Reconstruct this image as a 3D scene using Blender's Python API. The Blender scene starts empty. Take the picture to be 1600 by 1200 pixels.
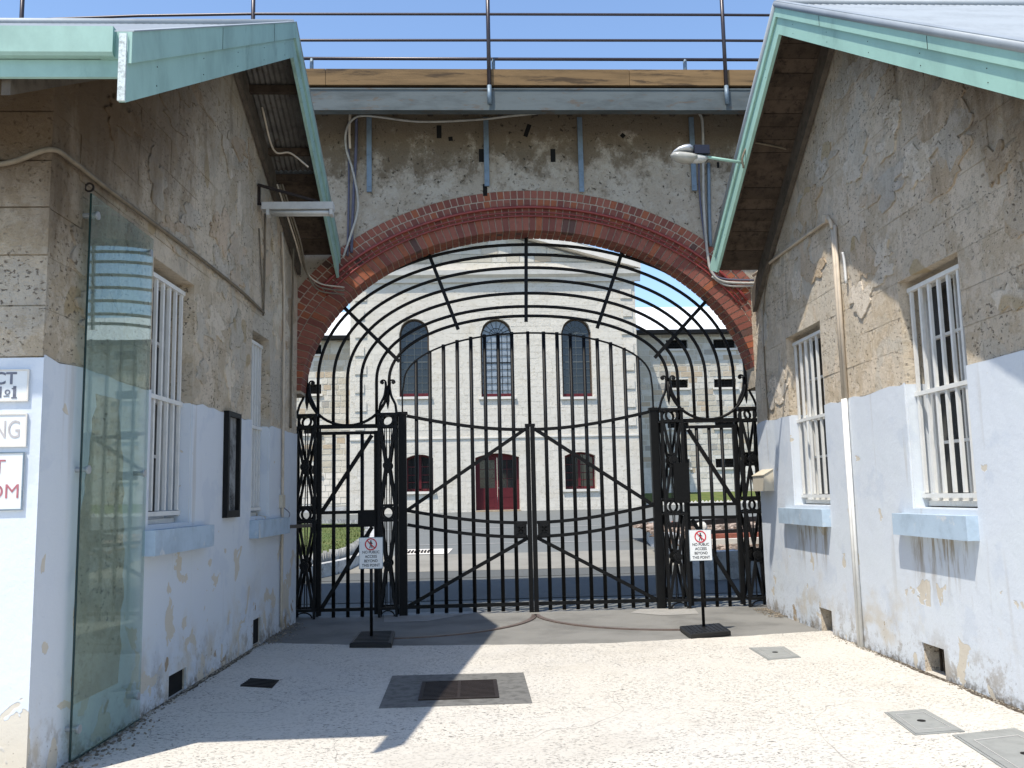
import bpy, bmesh, math, random
from mathutils import Vector, Matrix
random.seed(7)
PI = math.pi
SC = bpy.context.scene
COL = SC.collection

# ------------------------------------------------------------------ camera, sky, sun, exposure
FOC = 1410.0
_p, _r, _y = math.radians(7.1), math.radians(1.22), math.radians(2.9)
CAM = Vector((0, -12.4, 1.6))
FW = Vector((math.sin(_y)*math.cos(_p), math.cos(_y)*math.cos(_p), math.sin(_p)))
R0 = Vector((math.cos(_y), -math.sin(_y), 0)); U0 = R0.cross(FW)
RT = R0*math.cos(_r) - U0*math.sin(_r); UP = U0*math.cos(_r) + R0*math.sin(_r)
cd = bpy.data.cameras.new('camera'); cam = bpy.data.objects.new('camera', cd); COL.objects.link(cam)
cam.matrix_world = Matrix(((RT.x, UP.x, -FW.x, CAM.x), (RT.y, UP.y, -FW.y, CAM.y), (RT.z, UP.z, -FW.z, CAM.z), (0, 0, 0, 1)))
cd.sensor_width = 36; cd.lens = FOC/1600*36; cd.clip_end = 3000; cd.clip_start = .05
SC.camera = cam
SUN = Vector((.282, .345, -.895)).normalized()          # direction the light travels
W = bpy.data.worlds.new('World'); SC.world = W; W.use_nodes = True
nt = W.node_tree; bg = nt.nodes['Background']
sky = nt.nodes.new('ShaderNodeTexSky'); sky.sky_type = 'NISHITA'; sky.sun_disc = False
sky.sun_elevation = math.asin(-SUN.z); sky.sun_rotation = math.atan2(-SUN.x, -SUN.y)
sky.air_density = 1.0; sky.dust_density = .5; sky.ozone_density = 3.2
nt.links.new(sky.outputs[0], bg.inputs[0]); bg.inputs[1].default_value = .15
sl = bpy.data.lights.new('sun', 'SUN'); sl.energy = 3.45; sl.angle = math.radians(.5); sl.color = (1, .94, .84)
so = bpy.data.objects.new('sun', sl); COL.objects.link(so); so.rotation_euler = SUN.to_track_quat('-Z', 'Y').to_euler()
SC.view_settings.view_transform = 'Standard'; SC.view_settings.look = 'None'
SC.view_settings.exposure = 0.80; SC.view_settings.gamma = 1; SC.view_settings.use_curve_mapping = False

# ------------------------------------------------------------------ survey helpers (a sight line met with a real plane)
def sight(x, y): return FW + RT*((x-800)/FOC) - UP*((y-600)/FOC)
def onY(x, y, Y): d = sight(x, y); return CAM + d*((Y-CAM.y)/d.y)
def onZ(x, y, Z=0): d = sight(x, y); return CAM + d*((Z-CAM.z)/d.z)
def xL(y): return -2.33 + .033*y
def xR(y): return 4.055 + .021*y
LW = lambda p: (xL(p[1]) + p[0], p[1], p[2])            # (proud, y, z) -> world on the left wall
RW = lambda p: (xR(p[1]) - p[0], p[1], p[2])
def terr(y): return 0 if y < 6 else (y-6)/29*.85 if y < 35 else .85 + (y-35)*.09 if y < 41 else 1.39

# ------------------------------------------------------------------ materials
def lin(c): return tuple(((v/255)/12.92 if v/255 <= .04045 else ((v/255+.055)/1.055)**2.4) for v in c)
class Mat:
    def __init__(s, name, base, rough=.85, metal=0, spec=.3):
        s.m = bpy.data.materials.new(name); s.m.use_nodes = True; s.n = s.m.node_tree; s.b = s.n.nodes['Principled BSDF']
        s.b.inputs['Roughness'].default_value = rough; s.b.inputs['Metallic'].default_value = metal
        s.b.inputs['Specular IOR Level'].default_value = spec
        s.pos = s.n.nodes.new('ShaderNodeNewGeometry'); s.cur = None; s.base = base; s.hgt = None
    def link(s, a, b): s.n.links.new(a, b)
    def rgb(s, c):
        n = s.n.nodes.new('ShaderNodeRGB'); n.outputs[0].default_value = (*c, 1); return n.outputs[0]
    def math(s, op, a, b=None, clamp=False):
        n = s.n.nodes.new('ShaderNodeMath'); n.operation = op; n.use_clamp = clamp
        for i, v in enumerate((a, b)):
            if v is None: continue
            if isinstance(v, (int, float)): n.inputs[i].default_value = v
            else: s.link(v, n.inputs[i])
        return n.outputs[0]
    def remap(s, v, a, b, c=0, d=1):
        n = s.n.nodes.new('ShaderNodeMapRange'); n.interpolation_type = 'SMOOTHSTEP'
        n.inputs[1].default_value = a; n.inputs[2].default_value = b; n.inputs[3].default_value = c; n.inputs[4].default_value = d
        s.link(v, n.inputs[0]); return n.outputs[0]
    def xyz(s):
        n = s.n.nodes.new('ShaderNodeSeparateXYZ'); s.link(s.pos.outputs['Position'], n.inputs[0]); return n.outputs
    def noise(s, scale, detail=5, rough=.6, dist=0, stretch=(1, 1, 1), kind='noise'):
        mp = s.n.nodes.new('ShaderNodeMapping'); s.link(s.pos.outputs['Position'], mp.inputs[0])
        mp.inputs['Scale'].default_value = stretch; mp.inputs['Location'].default_value = (random.random()*9,)*3
        if kind == 'voronoi':
            n = s.n.nodes.new('ShaderNodeTexVoronoi'); n.inputs['Scale'].default_value = scale
        else:
            n = s.n.nodes.new('ShaderNodeTexNoise'); n.inputs['Scale'].default_value = scale; n.inputs['Detail'].default_value = detail
            n.inputs['Roughness'].default_value = rough; n.inputs['Distortion'].default_value = dist
        s.link(mp.outputs[0], n.inputs['Vector']); return n.outputs[0]
    def rnd(s):
        o = s.n.nodes.new('ShaderNodeObjectInfo')
        return s.math('FRACT', s.math('ADD', o.outputs['Random'], s.pos.outputs['Random Per Island']))
    def mix(s, fac, c):
        if s.cur is None: s.cur = s.rgb(s.base)
        n = s.n.nodes.new('ShaderNodeMix'); n.data_type = 'RGBA'
        s.link(s.cur, n.inputs[6])
        if isinstance(c, tuple): n.inputs[7].default_value = (*c, 1)
        else: s.link(c, n.inputs[7])
        if isinstance(fac, (int, float)): n.inputs[0].default_value = fac
        else: s.link(fac, n.inputs[0])
        s.cur = n.outputs[2]; return s
    def tint(s, amount=.25):                             # per piece brightness
        r = s.remap(s.rnd(), 0, 1, 1-amount, 1+amount)
        if s.cur is None: s.cur = s.rgb(s.base)
        n = s.n.nodes.new('ShaderNodeVectorMath'); n.operation = 'SCALE'; s.link(s.cur, n.inputs[0]); s.link(r, n.inputs['Scale'])
        s.cur = n.outputs[0]; return s
    def height(s, v, k=1):
        v = s.math('MULTIPLY', v, k); s.hgt = v if s.hgt is None else s.math('ADD', s.hgt, v); return s
    def done(s, bump=.5, dist=.01):
        if s.cur is None: s.b.inputs['Base Color'].default_value = (*s.base, 1)
        else: s.link(s.cur, s.b.inputs['Base Color'])
        if s.hgt is not None:
            b = s.n.nodes.new('ShaderNodeBump'); b.inputs['Strength'].default_value = bump; b.inputs['Distance'].default_value = dist
            s.link(s.hgt, b.inputs['Height']); s.link(b.outputs[0], s.b.inputs['Normal'])
        return s.m

def stone_wall(name, roof, stain_amt, base, seed_pits=1.0):
    m = Mat(name, base, .93)
    m.tint(.06)
    m.mix(m.remap(m.noise(1.3, 9, .75), .48, .53, 0, .6), (base[0]*1.14, base[1]*1.13, base[2]*1.14))
    m.mix(m.remap(m.noise(2.7, 9, .78, .1), .50, .555, 0, .6), (base[0]*.80, base[1]*.74, base[2]*.64))
    m.mix(m.remap(m.noise(2.0, 3, .45, .2), .60, .61, 0, .5), (.60, .53, .42))
    m.mix(m.remap(m.noise(.9, 3, .5, .3), .60, .62, 0, .6), (.62, .57, .48))          # grey repair mortar
    m.mix(m.remap(m.noise(1.6, 2, .4, .2), .68, .70, 0, .65), (.50, .37, .19))        # ochre bare stone
    m.mix(m.remap(m.noise(11, 9, .82), .52, .60, 0, .4), (base[0]*.58, base[1]*.52, base[2]*.43))
    pa = m.remap(m.noise(30, 4, .6, .15, (1, .8, 1.3)), .60, .65); pb = m.remap(m.noise(2.2, 4, .6), .40, .60, .15, 1); pits = m.math('MULTIPLY', pa, pb)
    m.mix(m.math('MULTIPLY', pits, .8), (.12, .09, .065))
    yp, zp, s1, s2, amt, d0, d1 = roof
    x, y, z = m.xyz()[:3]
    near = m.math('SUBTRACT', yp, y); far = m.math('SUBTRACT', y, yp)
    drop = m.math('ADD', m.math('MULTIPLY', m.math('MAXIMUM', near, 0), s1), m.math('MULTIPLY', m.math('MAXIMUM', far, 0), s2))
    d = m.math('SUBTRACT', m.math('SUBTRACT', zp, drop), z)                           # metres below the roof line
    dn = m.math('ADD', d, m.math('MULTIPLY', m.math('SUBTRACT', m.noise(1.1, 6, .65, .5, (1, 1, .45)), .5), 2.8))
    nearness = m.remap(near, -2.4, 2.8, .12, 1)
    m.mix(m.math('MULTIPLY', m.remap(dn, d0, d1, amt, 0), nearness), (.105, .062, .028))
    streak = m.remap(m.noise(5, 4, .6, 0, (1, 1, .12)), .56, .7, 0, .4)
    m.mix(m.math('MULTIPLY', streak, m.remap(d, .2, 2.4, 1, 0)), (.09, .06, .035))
    m.height(m.noise(4.5, 11, .8), 2.2).height(pits, -1.3).height(m.noise(45, 5, .7), .4)
    return m.done(.9, .035)
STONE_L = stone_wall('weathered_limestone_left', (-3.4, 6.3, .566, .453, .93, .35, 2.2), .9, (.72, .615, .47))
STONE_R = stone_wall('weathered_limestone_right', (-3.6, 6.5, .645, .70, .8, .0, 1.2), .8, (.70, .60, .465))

def paint_wall(name, flake, sills=()):
    m = Mat(name, (.61, .645, .685), .75)
    x, y, z = m.xyz()[:3]
    m.mix(m.remap(m.noise(1.2, 5, .6), .45, .65, 0, .5), (.62, .66, .68))
    m.mix(m.remap(m.noise(2.0, 6, .6, .2), .55, .62, 0, .45), (.50, .55, .62))
    m.mix(m.math('MULTIPLY', m.remap(m.noise(3.5, 7, .7, .2), .50, .62), m.remap(z, .0, .55, .85, 0)), (.30, .26, .21))
    m.mix(m.math('MULTIPLY', m.remap(m.noise(9, 8, .8), .45, .6), m.remap(z, .0, .16, .9, 0)), (.14, .12, .09))
    m.mix(m.math('MULTIPLY', m.remap(m.noise(1.7, 5, .6, .3), .52, .68), m.remap(z, .0, 1.1, .8, 0)), (.52, .46, .36))
    fl = m.remap(m.math('ADD', m.noise(2.6, 4, .55, .5), m.remap(z, 0, 2.4, flake, -.03)), .665, .672)
    m.mix(m.math('MULTIPLY', fl, .9), (.57, .51, .41))
    for ya, yb in sills:                                 # rusty runs below the sills
        w = m.math('MULTIPLY', m.remap(y, ya, ya+.15), m.remap(y, yb-.15, yb, 1, 0)); h = m.math('MULTIPLY', m.remap(z, .55, 1.15), m.remap(z, 1.2, 1.22, 1, 0))
        st_ = m.remap(m.noise(9, 5, .7, .1, (1, 1, .13)), .46, .62)
        m.mix(m.math('MULTIPLY', m.math('MULTIPLY', w, h), m.math('MULTIPLY', st_, .85)), (.27, .21, .13))
    deep = m.remap(m.math('ADD', m.noise(3.4, 5, .6, .4), m.remap(z, 0, 1.4, flake, -.12)), .715, .722)
    m.mix(deep, (.36, .28, .19))
    m.mix(m.math('MULTIPLY', m.remap(m.noise(30, 4, .7), .6, .7), m.remap(z, 0, .7, .7, 0)), (.12, .10, .08))
    drip = m.remap(m.noise(6, 3, .5, 0, (1, 1, .08)), .62, .74, 0, .35)
    m.mix(m.math('MULTIPLY', drip, m.remap(z, .2, 1.3, .3, 1)), (.36, .31, .24))
    m.height(m.noise(3.2, 8, .65), 1.6).height(fl, -.6).height(deep, -.8).height(m.noise(60, 3, .6), .1)
    return m.done(.5, .012)
PAINT_L = paint_wall('flaking_pale_blue_paint', .092)
PAINT_R = paint_wall('pale_blue_paint', .042, ((-5.5, -4.35), (-2.5, -1.2)))

def simple(name, base, rough=.7, metal=0, var=.25, scale=6, bump=.3, spec=.3, tint=0, stretch=(1, 1, 1), dirt=None, dist=.005):
    m = Mat(name, base, rough, metal, spec)
    if tint: m.tint(tint)
    if var: m.mix(m.remap(m.noise(scale, 6, .65, .2, stretch), .4, .7, 0, 1), tuple(c*(1-var) for c in base))
    if dirt: m.mix(m.remap(m.noise(dirt[1], 5, .7, .4, stretch), dirt[2], dirt[2]+.12, 0, dirt[3]), dirt[0])
    if bump: m.height(m.noise(scale*6, 5, .6, 0, stretch), 1)
    return m.done(bump, dist)
MINT = simple('mint_green_paint', (.31, .47, .41), .6, 0, .22, 2.5, .3, .3, 0, (1, 1, .6), ((.15, .24, .20), 3, .58, .5))
MINT_R = simple('bright_mint_paint', (.34, .54, .45), .6, 0, .16, 2.5, .3, .3, 0, (1, 1, .6), ((.17, .30, .24), 3, .60, .4))
CHALK = simple('cracked_white_end_grain', (.62, .68, .66), .8, 0, .5, 40, .4)
BLACK = simple('black_iron_paint', (.006, .006, .006), .5, 0, .3, 20, .3, .18)
PIERM = simple('worn_black_cast_iron', (.007, .007, .007), .5, 0, .3, 30, .4, .22, 0, (1, 1, 1), ((.035, .03, .025), 18, .66, .6))
DARKTIMBER = simple('dark_weathered_timber', (.080, .058, .042), .9, 0, .5, 8, .6, .2, .18, (1, 1, 1), ((.02, .015, .012), 14, .55, .7))
RAFTER = simple('grey_brown_rafter', (.11, .09, .07), .9, 0, .4, 10, .5)
FASCIA = simple('oiled_timber_fascia', (.20, .125, .058), .75, 0, .45, 3, .3, .2, .12, (.4, 3, 4), ((.05, .032, .018), 2.5, .54, .85))
STEEL = simple('blue_grey_painted_steel', (.105, .122, .125), .8, .0, .35, 3, .2, .2, 0, (.5, 1, 2), ((.10, .075, .055), 6, .54, .75))
STRAP = simple('galvanised_strap', (.17, .22, .26), .5, .3, .25, 9, .2)
RAILM = simple('brown_painted_rail', (.045, .035, .038), .35, .3, .2, 9, .1, .5)
GALV = simple('galvanised_roof_sheet', (.30, .33, .35), .6, .15, .15, 2, .05, .5)
RUSTED = simple('old_corrugated_iron', (.15, .14, .125), .7, .2, .45, 4, .3, .3, 0, (1, 1, 1), ((.07, .045, .03), 8, .55, .7))
WHITE = simple('white_gloss_paint', (.72, .71, .67), .4, 0, .12, 6, .1, .5, 0, (1, 1, 1), ((.45, .40, .32), 14, .66, .5))
CREAM = simple('cream_conduit_paint', (.52, .44, .34), .6, 0, .2, 6, .1)
CABLE = simple('pale_grey_cable', (.42, .40, .35), .6, 0, .3, 10, .1)
CABLED = simple('brown_cable', (.18, .145, .10), .7, 0, .3, 10, .1)
CONDB = simple('dark_blue_grey_conduit', (.10, .10, .14), .5, 0, .3, 8, .1)
REDC = simple('red_painted_conduit', (.25, .035, .028), .4, 0, .3, 8, .1, .5)
SILLM = simple('pale_blue_sill_paint', (.42, .52, .61), .7, 0, .2, 4, .4, .3, 0, (1, 1, 1), ((.62, .62, .60), 5, .58, .8))
PANE = simple('dark_window_glass', (.012, .014, .017), .06, 0, 0, 1, 0, .6)
PANEL_ = simple('curtained_glass', (.26, .29, .32), .08, 0, .4, 4, 0, .6)
MAROON = simple('maroon_paint', (.085, .010, .014), .5, 0, .15, 6, .1, .25)
TRIMW = simple('white_stone_trim', (.66, .62, .55), .8, 0, .12, 3, .3)
SIGNW = simple('white_sign_panel', (.70, .71, .70), .35, 0, .04, 4, 0, .5)
INK = simple('black_sign_ink', (.02, .02, .022), .6, 0, 0, 1, 0)
GREYINK = simple('grey_painted_lettering', (.16, .17, .21), .7, 0, .3, 30, 0)
FADED = simple('faded_outline_lettering', (.46, .43, .42), .7, 0, .2, 30, 0)
REDINK = simple('red_sign_ink', (.50, .015, .03), .5, 0, 0, 1, 0)
REDOUT = simple('faded_red_lettering', (.45, .16, .18), .6, 0, .3, 20, 0)
RUBBER = simple('black_rubber_base', (.012, .012, .012), .5, 0, .2, 30, .3, .4)
CAST = simple('dark_iron_grating', (.035, .026, .022), .6, .4, .3, 25, .3)
RAILGR = simple('worn_brown_steel_track', (.16, .12, .10), .5, .3, .3, 8, .3)
DIRT = simple('dark_dirt', (.09, .07, .05), 1, 0, .5, 20, .5)
DIRTL = simple('pale_grit', (.34, .30, .24), 1, 0, .5, 20, .3, .2, .5)
HOLE = simple('black_void', (.01, .009, .008), 1, 0, 0, 1, 0)  # flat black: shade inside holes, vents and openings put into the colour
BOXM = simple('cream_metal_box', (.55, .49, .38), .6, 0, .1, 5, .1)
ALUM = simple('cast_aluminium', (.45, .46, .47), .4, .6, .2, 8, .1)
LENS = simple('milky_lamp_glass', (.42, .41, .36), .15, 0, .15, 6, 0, .6)
DARKBOX = simple('dark_photocell_box', (.015, .016, .03), .4, 0, 0, 1, 0, .5)
BATTEN = simple('white_batten_light', (.55, .55, .52), .5, 0, .15, 6, 0)
def bricks():
    m = Mat('red_brick', (.26, .092, .062), .85)
    r = m.rnd()
    m.mix(m.remap(r, .3, .7), (.18, .060, .044)); m.mix(m.remap(r, .80, .88), (.30, .095, .045)); m.mix(m.remap(r, 965/1000, .98), (.10, .055, .045))
    m.mix(m.remap(m.noise(16, 6, .7), .5, .7, 0, .5), (.12, .05, .035))
    x, y, z = m.xyz()[:3]
    m.height(m.noise(50, 5, .7), 1); return m.done(.6, .004)
BRICK = bricks()
MORTAR = simple('pale_brick_mortar', (.48, .41, .32), .95, 0, .3, 14, .5)
def soffit():
    m = Mat('dark_brick_underside', (.13, .045, .025), .9)  # darker brown brick tone, not assigned to any part
    m.mix(m.remap(m.noise(4, 6, .7), .45, .65, 0, .8), (.16, .085, .045)); m.height(m.noise(30, 4, .6), 1); return m.done(.5, .006)
SOFFIT = soffit()
def plaster():
    m = Mat('patchy_lime_plaster', (.38, .325, .25), .95)
    x, y, z = m.xyz()[:3]
    m.mix(m.remap(m.noise(2.2, 9, .78, .1), .46, .58, 0, .8), (.44, .39, .315))
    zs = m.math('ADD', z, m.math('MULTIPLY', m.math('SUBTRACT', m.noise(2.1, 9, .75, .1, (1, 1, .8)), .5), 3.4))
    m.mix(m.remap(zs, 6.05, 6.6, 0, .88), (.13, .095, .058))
    m.mix(m.remap(m.noise(4.4, 8, .75, .1), .55, .64, 0, .7), (.15, .12, .08))
    m.mix(m.remap(m.noise(13, 8, .8, .1), .52, .66, 0, .5), (.17, .14, .10))
    pits = m.remap(m.noise(19, 5, .65, .4), .62, .67)
    m.mix(m.math('MULTIPLY', pits, .9), (.04, .03, .02))
    crk = m.remap(m.noise(7, 2, .5, 1.2), .495, .505, 1, 0)
    m.height(m.noise(4, 10, .75), 2.0).height(pits, -1.2).height(m.noise(40, 5, .7), .3)
    return m.done(.8, .03)
PLASTER = plaster()
def apron():
    m = Mat('exposed_pebble_concrete', (.55, .515, .455), .85)
    m.mix(m.remap(m.noise(.8, 4, .6, .2), .4, .7, 0, .5), (.50, .48, .445))
    m.mix(m.remap(m.noise(2.4, 5, .65), .55, .75, 0, .35), (.43, .40, .36))
    sp = m.remap(m.noise(48, 3, .55, .5, (.8, 1.6, 1)), .59, .62)
    dens = m.remap(m.noise(1.6, 3, .5, .6, (1, .7, 1)), .36, .56, .35, 1)
    m.mix(m.math('MULTIPLY', m.math('MULTIPLY', sp, dens), .9), (.10, .095, .085))
    ck = m.remap(m.math('ABSOLUTE', m.math('SUBTRACT', m.noise(.35, 3, .5, .2), .5)), .0, .0011, .6, 0)
    m.mix(ck, (.17, .155, .14))
    m.mix(m.remap(m.noise(.5, 8, .7, .2), .52, .66, 0, .35), (.40, .37, .32))
    m.mix(m.remap(m.noise(9, 3, .5, .3), .75, .78, 0, .8), (.16, .13, .11))
    m.height(m.noise(30, 6, .7, .5), 1).height(sp, -1); return m.done(.6, .01)
APRON = apron()
def asphalt(name, base, v=.25, sc=3):
    m = Mat(name, base, .9)
    m.mix(m.remap(m.noise(sc*.3, 5, .6, .2), .4, .7, 0, .8), tuple(c*(1-v) for c in base))
    m.mix(m.remap(m.noise(60, 4, .7), .6, .72, 0, .6), tuple(min(1, c*1.5) for c in base))
    m.height(m.noise(70, 5, .7), 1); return m.done(.4, .005)
THRESH = asphalt('grey_threshold_concrete', (.20, .195, .18), .4, 4)
ROAD = asphalt('grey_bitumen', (.145, .150, .142), .1)
ROADD = asphalt('dark_bitumen_and_shade', (.10, .104, .10), .12)  # dark verge bitumen, deepened to carry the painted shade band too
TANC = asphalt('tan_worn_concrete', (.25, .235, .20))
PATCH = asphalt('speckled_grey_patch', (.15, .147, .138), .5, 45)
COVER = simple('grey_concrete_cover', (.26, .265, .25), .85, 0, .15, 10, .3)
COVERL = simple('pale_cover_rim', (.38, .37, .35), .85, 0, .1, 10, .2)
def grassm():
    m = Mat('short_lawn', (.07, .10, .022), .9); m.mix(m.remap(m.noise(2, 6, .7), .4, .7), (.12, .125, .035)); m.tint(.4); return m.done()
GRASS = grassm()
def fac(name, base, warm):
    m = Mat(name, base, .92); m.tint(.035)
    m.mix(m.remap(m.noise(.8, 6, .7), .5, .72, 0, .45), warm)
    m.mix(m.remap(m.noise(4.5, 8, .8, .2, (1, 1, 1.8)), .54, .64, 0, .75), (base[0]*.62, base[1]*.58, base[2]*.5))
    m.height(m.noise(4, 9, .8), 1); return m.done(.7, .05)
WASH = fac('whitewashed_rubble_stone', (.61, .565, .485), (.52, .45, .34))
def wings():
    m = Mat('cream_limestone_blocks', (.46, .42, .34), .92); r = m.rnd()
    m.mix(m.remap(r, .3, .5), (.55, .52, .45)); m.mix(m.remap(r, .72, .85), (.44, .36, .26)); m.mix(m.remap(r, .93, .96), (.33, .31, .27))
    m.mix(m.remap(m.noise(4, 6, .7), .55, .7, 0, .5), (.30, .27, .22)); m.height(m.noise(6, 6, .7), 1); return m.done(.7, .05)
WINGS = wings()
WJOINT = simple('pale_lime_joint', (.60, .58, .52), .95, 0, .15, 3, .3)
PLANTER = simple('flaking_white_stone', (.46, .46, .45), .9, 0, .3, 4, .7, .2, .12, (1, 1, 1), ((.12, .10, .09), 5, .58, .8), .03)
SOIL = simple('dry_brown_rubble', (.14, .095, .065), 1, 0, .6, 9, 1, .1, 0, (1, 1, 1), ((.40, .33, .26), 14, .6, .8), .03)
WROOF = simple('white_roof_sheet', (.74, .75, .75), .5, 0, .04, 1, 0, .4)
TOOTH = simple('pink_brick_edging', (.42, .30, .26), .9, 0, .3, 8, .5, .2, .3)
TOOTHG = simple('grey_white_brick_edging', (.30, .30, .29), .9, 0, .3, 8, .5, .2, .3)
TOOTHR = simple('red_brick_edging', (.36, .13, .09), .9, 0, .3, 8, .5, .2, .3)
def glassm():
    m = bpy.data.materials.new('green_tinted_glass'); m.use_nodes = True; n = m.node_tree; n.nodes.clear()
    o = n.nodes.new('ShaderNodeOutputMaterial'); mx = n.nodes.new('ShaderNodeMixShader'); t = n.nodes.new('ShaderNodeBsdfTransparent')
    g = n.nodes.new('ShaderNodeBsdfGlossy'); lw_ = n.nodes.new('ShaderNodeLayerWeight'); pw = n.nodes.new('ShaderNodeMath'); pw.operation = 'POWER'; pw.inputs[1].default_value = 5; n.links.new(lw_.outputs['Facing'], pw.inputs[0])
    f = n.nodes.new('ShaderNodeMath'); f.operation = 'MULTIPLY_ADD'; f.inputs[1].default_value = .96; f.inputs[2].default_value = .04; n.links.new(pw.outputs[0], f.inputs[0])
    t.inputs[0].default_value = (.86, .92, .90, 1); g.inputs['Roughness'].default_value = .01; g.inputs[0].default_value = (.85, .95, .92, 1)
    n.links.new(f.outputs[0], mx.inputs[0]); n.links.new(t.outputs[0], mx.inputs[1]); n.links.new(g.outputs[0], mx.inputs[2])
    df = n.nodes.new('ShaderNodeBsdfDiffuse'); df.inputs[0].default_value = (.42, .50, .46, 1); m2 = n.nodes.new('ShaderNodeMixShader'); m2.inputs[0].default_value = .10
    n.links.new(mx.outputs[0], m2.inputs[1]); n.links.new(df.outputs[0], m2.inputs[2]); n.links.new(m2.outputs[0], o.inputs[0]); return m
GLASS = glassm()
GEDGE = simple('dark_glass_edge', (.01, .03, .028), .2, 0, 0, 1, 0, .6)

# ------------------------------------------------------------------ mesh helpers
ORG = {}
def tagp(o, label=None, cat=None, group=None, kind=None):
    if label: o['label'] = label
    if cat: o['category'] = cat
    if group: o['group'] = group
    if kind: o['kind'] = kind
    return o
def thing(name, loc, label, cat, group=None):
    o = bpy.data.objects.new(name, None); COL.objects.link(o); o.location = loc; o.empty_display_size = .2
    ORG[o.name] = Vector(loc); return tagp(o, label, cat, group)
class MB:
    def __init__(s, tf=None): s.v = []; s.f = []; s.tf = tf or (lambda p: p); s.sm = []
    def add(s, vs, fs, smooth=False):
        k = len(s.v); s.v += [tuple(s.tf(p)) for p in vs]; s.f += [tuple(i+k for i in f) for f in fs]; s.sm += [smooth]*len(fs); return s
    def box(s, x0, x1, y0, y1, z0, z1):
        v = [(x, y, z) for x in (x0, x1) for y in (y0, y1) for z in (z0, z1)]
        return s.add(v, [(0, 1, 3, 2), (4, 6, 7, 5), (0, 4, 5, 1), (2, 3, 7, 6), (0, 2, 6, 4), (1, 5, 7, 3)])
    def obox(s, c, ax, ay, az):                          # centre and three half-axis vectors
        c, ax, ay, az = map(Vector, (c, ax, ay, az))
        v = [c+ax*i+ay*j+az*k for i in (-1, 1) for j in (-1, 1) for k in (-1, 1)]
        return s.add(v, [(0, 1, 3, 2), (4, 6, 7, 5), (0, 4, 5, 1), (2, 3, 7, 6), (0, 2, 6, 4), (1, 5, 7, 3)])
    def bar(s, a, b, w, d, up=(0, 1, 0)):                # bar of rectangular section from a to b
        a, b = Vector(a), Vector(b); t = (b-a); L = t.length; t.normalize(); n = Vector(up); n = (n - t*n.dot(t)).normalized(); m = t.cross(n)
        return s.obox((a+b)/2, t*L/2, m*w/2, n*d/2)
    def prism(s, poly, fn):                              # polygon in 2D, fn(p, 0|1) -> 3D
        n = len(poly); v = [fn(p, 0) for p in poly] + [fn(p, 1) for p in poly]
        return s.add(v, [tuple(range(n))[::-1], tuple(range(n, 2*n))] + [(i, (i+1) % n, n+(i+1) % n, n+i) for i in range(n)])
    def tube(s, pts, r, n=8, closed=False, cap=True, flat=None):
        pts = [Vector(p) for p in pts]; N = len(pts); v = []; prev = None
        rr = r if isinstance(r, (list, tuple)) else [r]*N
        for i, p in enumerate(pts):
            t = (pts[(i+1) % N]-pts[i-1]) if (closed or 0 < i < N-1) else (pts[1]-pts[0] if i == 0 else pts[-1]-pts[-2])
            t.normalize()
            ref = prev if prev is not None else (Vector((0, 1, 0)) if abs(t.y) < .9 else Vector((0, 0, 1)))
            a = ref - t*ref.dot(t); a.normalize(); prev = a; b = t.cross(a)
            for k in range(n):
                q = 2*PI*(k+.5)/n; v.append(p + (a*math.cos(q) + b*math.sin(q))*rr[i])
        f = []
        for i in range(N if closed else N-1):
            for k in range(n):
                j = (i+1) % N; f.append((i*n+k, i*n+(k+1) % n, j*n+(k+1) % n, j*n+k))
        if cap and not closed: f += [tuple(range(n))[::-1], tuple((N-1)*n+k for k in range(n))]
        return s.add(v, f, n > 5)
    def disc(s, c, r0, r1, axis, h, n=20):               # ring or disc of thickness h along axis
        c = Vector(c); ax = Vector(axis).normalized(); a = ax.orthogonal().normalized(); b = ax.cross(a); v = []
        for k in range(n):
            q = 2*PI*k/n; d = a*math.cos(q)+b*math.sin(q)
            v += [c+d*r0-ax*h/2, c+d*r1-ax*h/2, c+d*r1+ax*h/2, c+d*r0+ax*h/2]
        f = []
        for k in range(n):
            i, j = 4*k, 4*((k+1) % n)
            f += [(i, i+1, j+1, j), (i+1, i+2, j+2, j+1), (i+2, i+3, j+3, j+2), (i+3, i, j, j+3)]
        return s.add(v, f)
    def build(s, name, mat, parent=None, label=None, cat=None, group=None, kind=None):
        o = Vector((0, 0, 0))
        if parent is not None: o = ORG[parent.name]
        me = bpy.data.meshes.new(name); me.from_pydata([(p[0]-o[0], p[1]-o[1], p[2]-o[2]) for p in s.v], [], s.f)
        bm = bmesh.new(); bm.from_mesh(me); bmesh.ops.recalc_face_normals(bm, faces=bm.faces); bm.to_mesh(me); bm.free()
        if any(s.sm): me.polygons.foreach_set('use_smooth', s.sm[:len(me.polygons)])
        me.materials.append(mat); ob = bpy.data.objects.new(name, me); COL.objects.link(ob)
        if parent is not None: ob.parent = parent
        ORG[ob.name] = o; return tagp(ob, label, cat, group, kind)
def solo(mb, name, mat, label, cat, group=None): return mb.build(name, mat, None, label, cat, group)
def struct(mb, name, mat): return mb.build(name, mat, None, kind='structure')
def copy_tree(o, delta=None, parent=None):
    c = o.copy(); COL.objects.link(c)
    if parent is not None: c.parent = parent
    if delta is not None: c.location = o.location + Vector(delta)
    for ch in list(o.children): copy_tree(ch, None, c)
    return c
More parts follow.
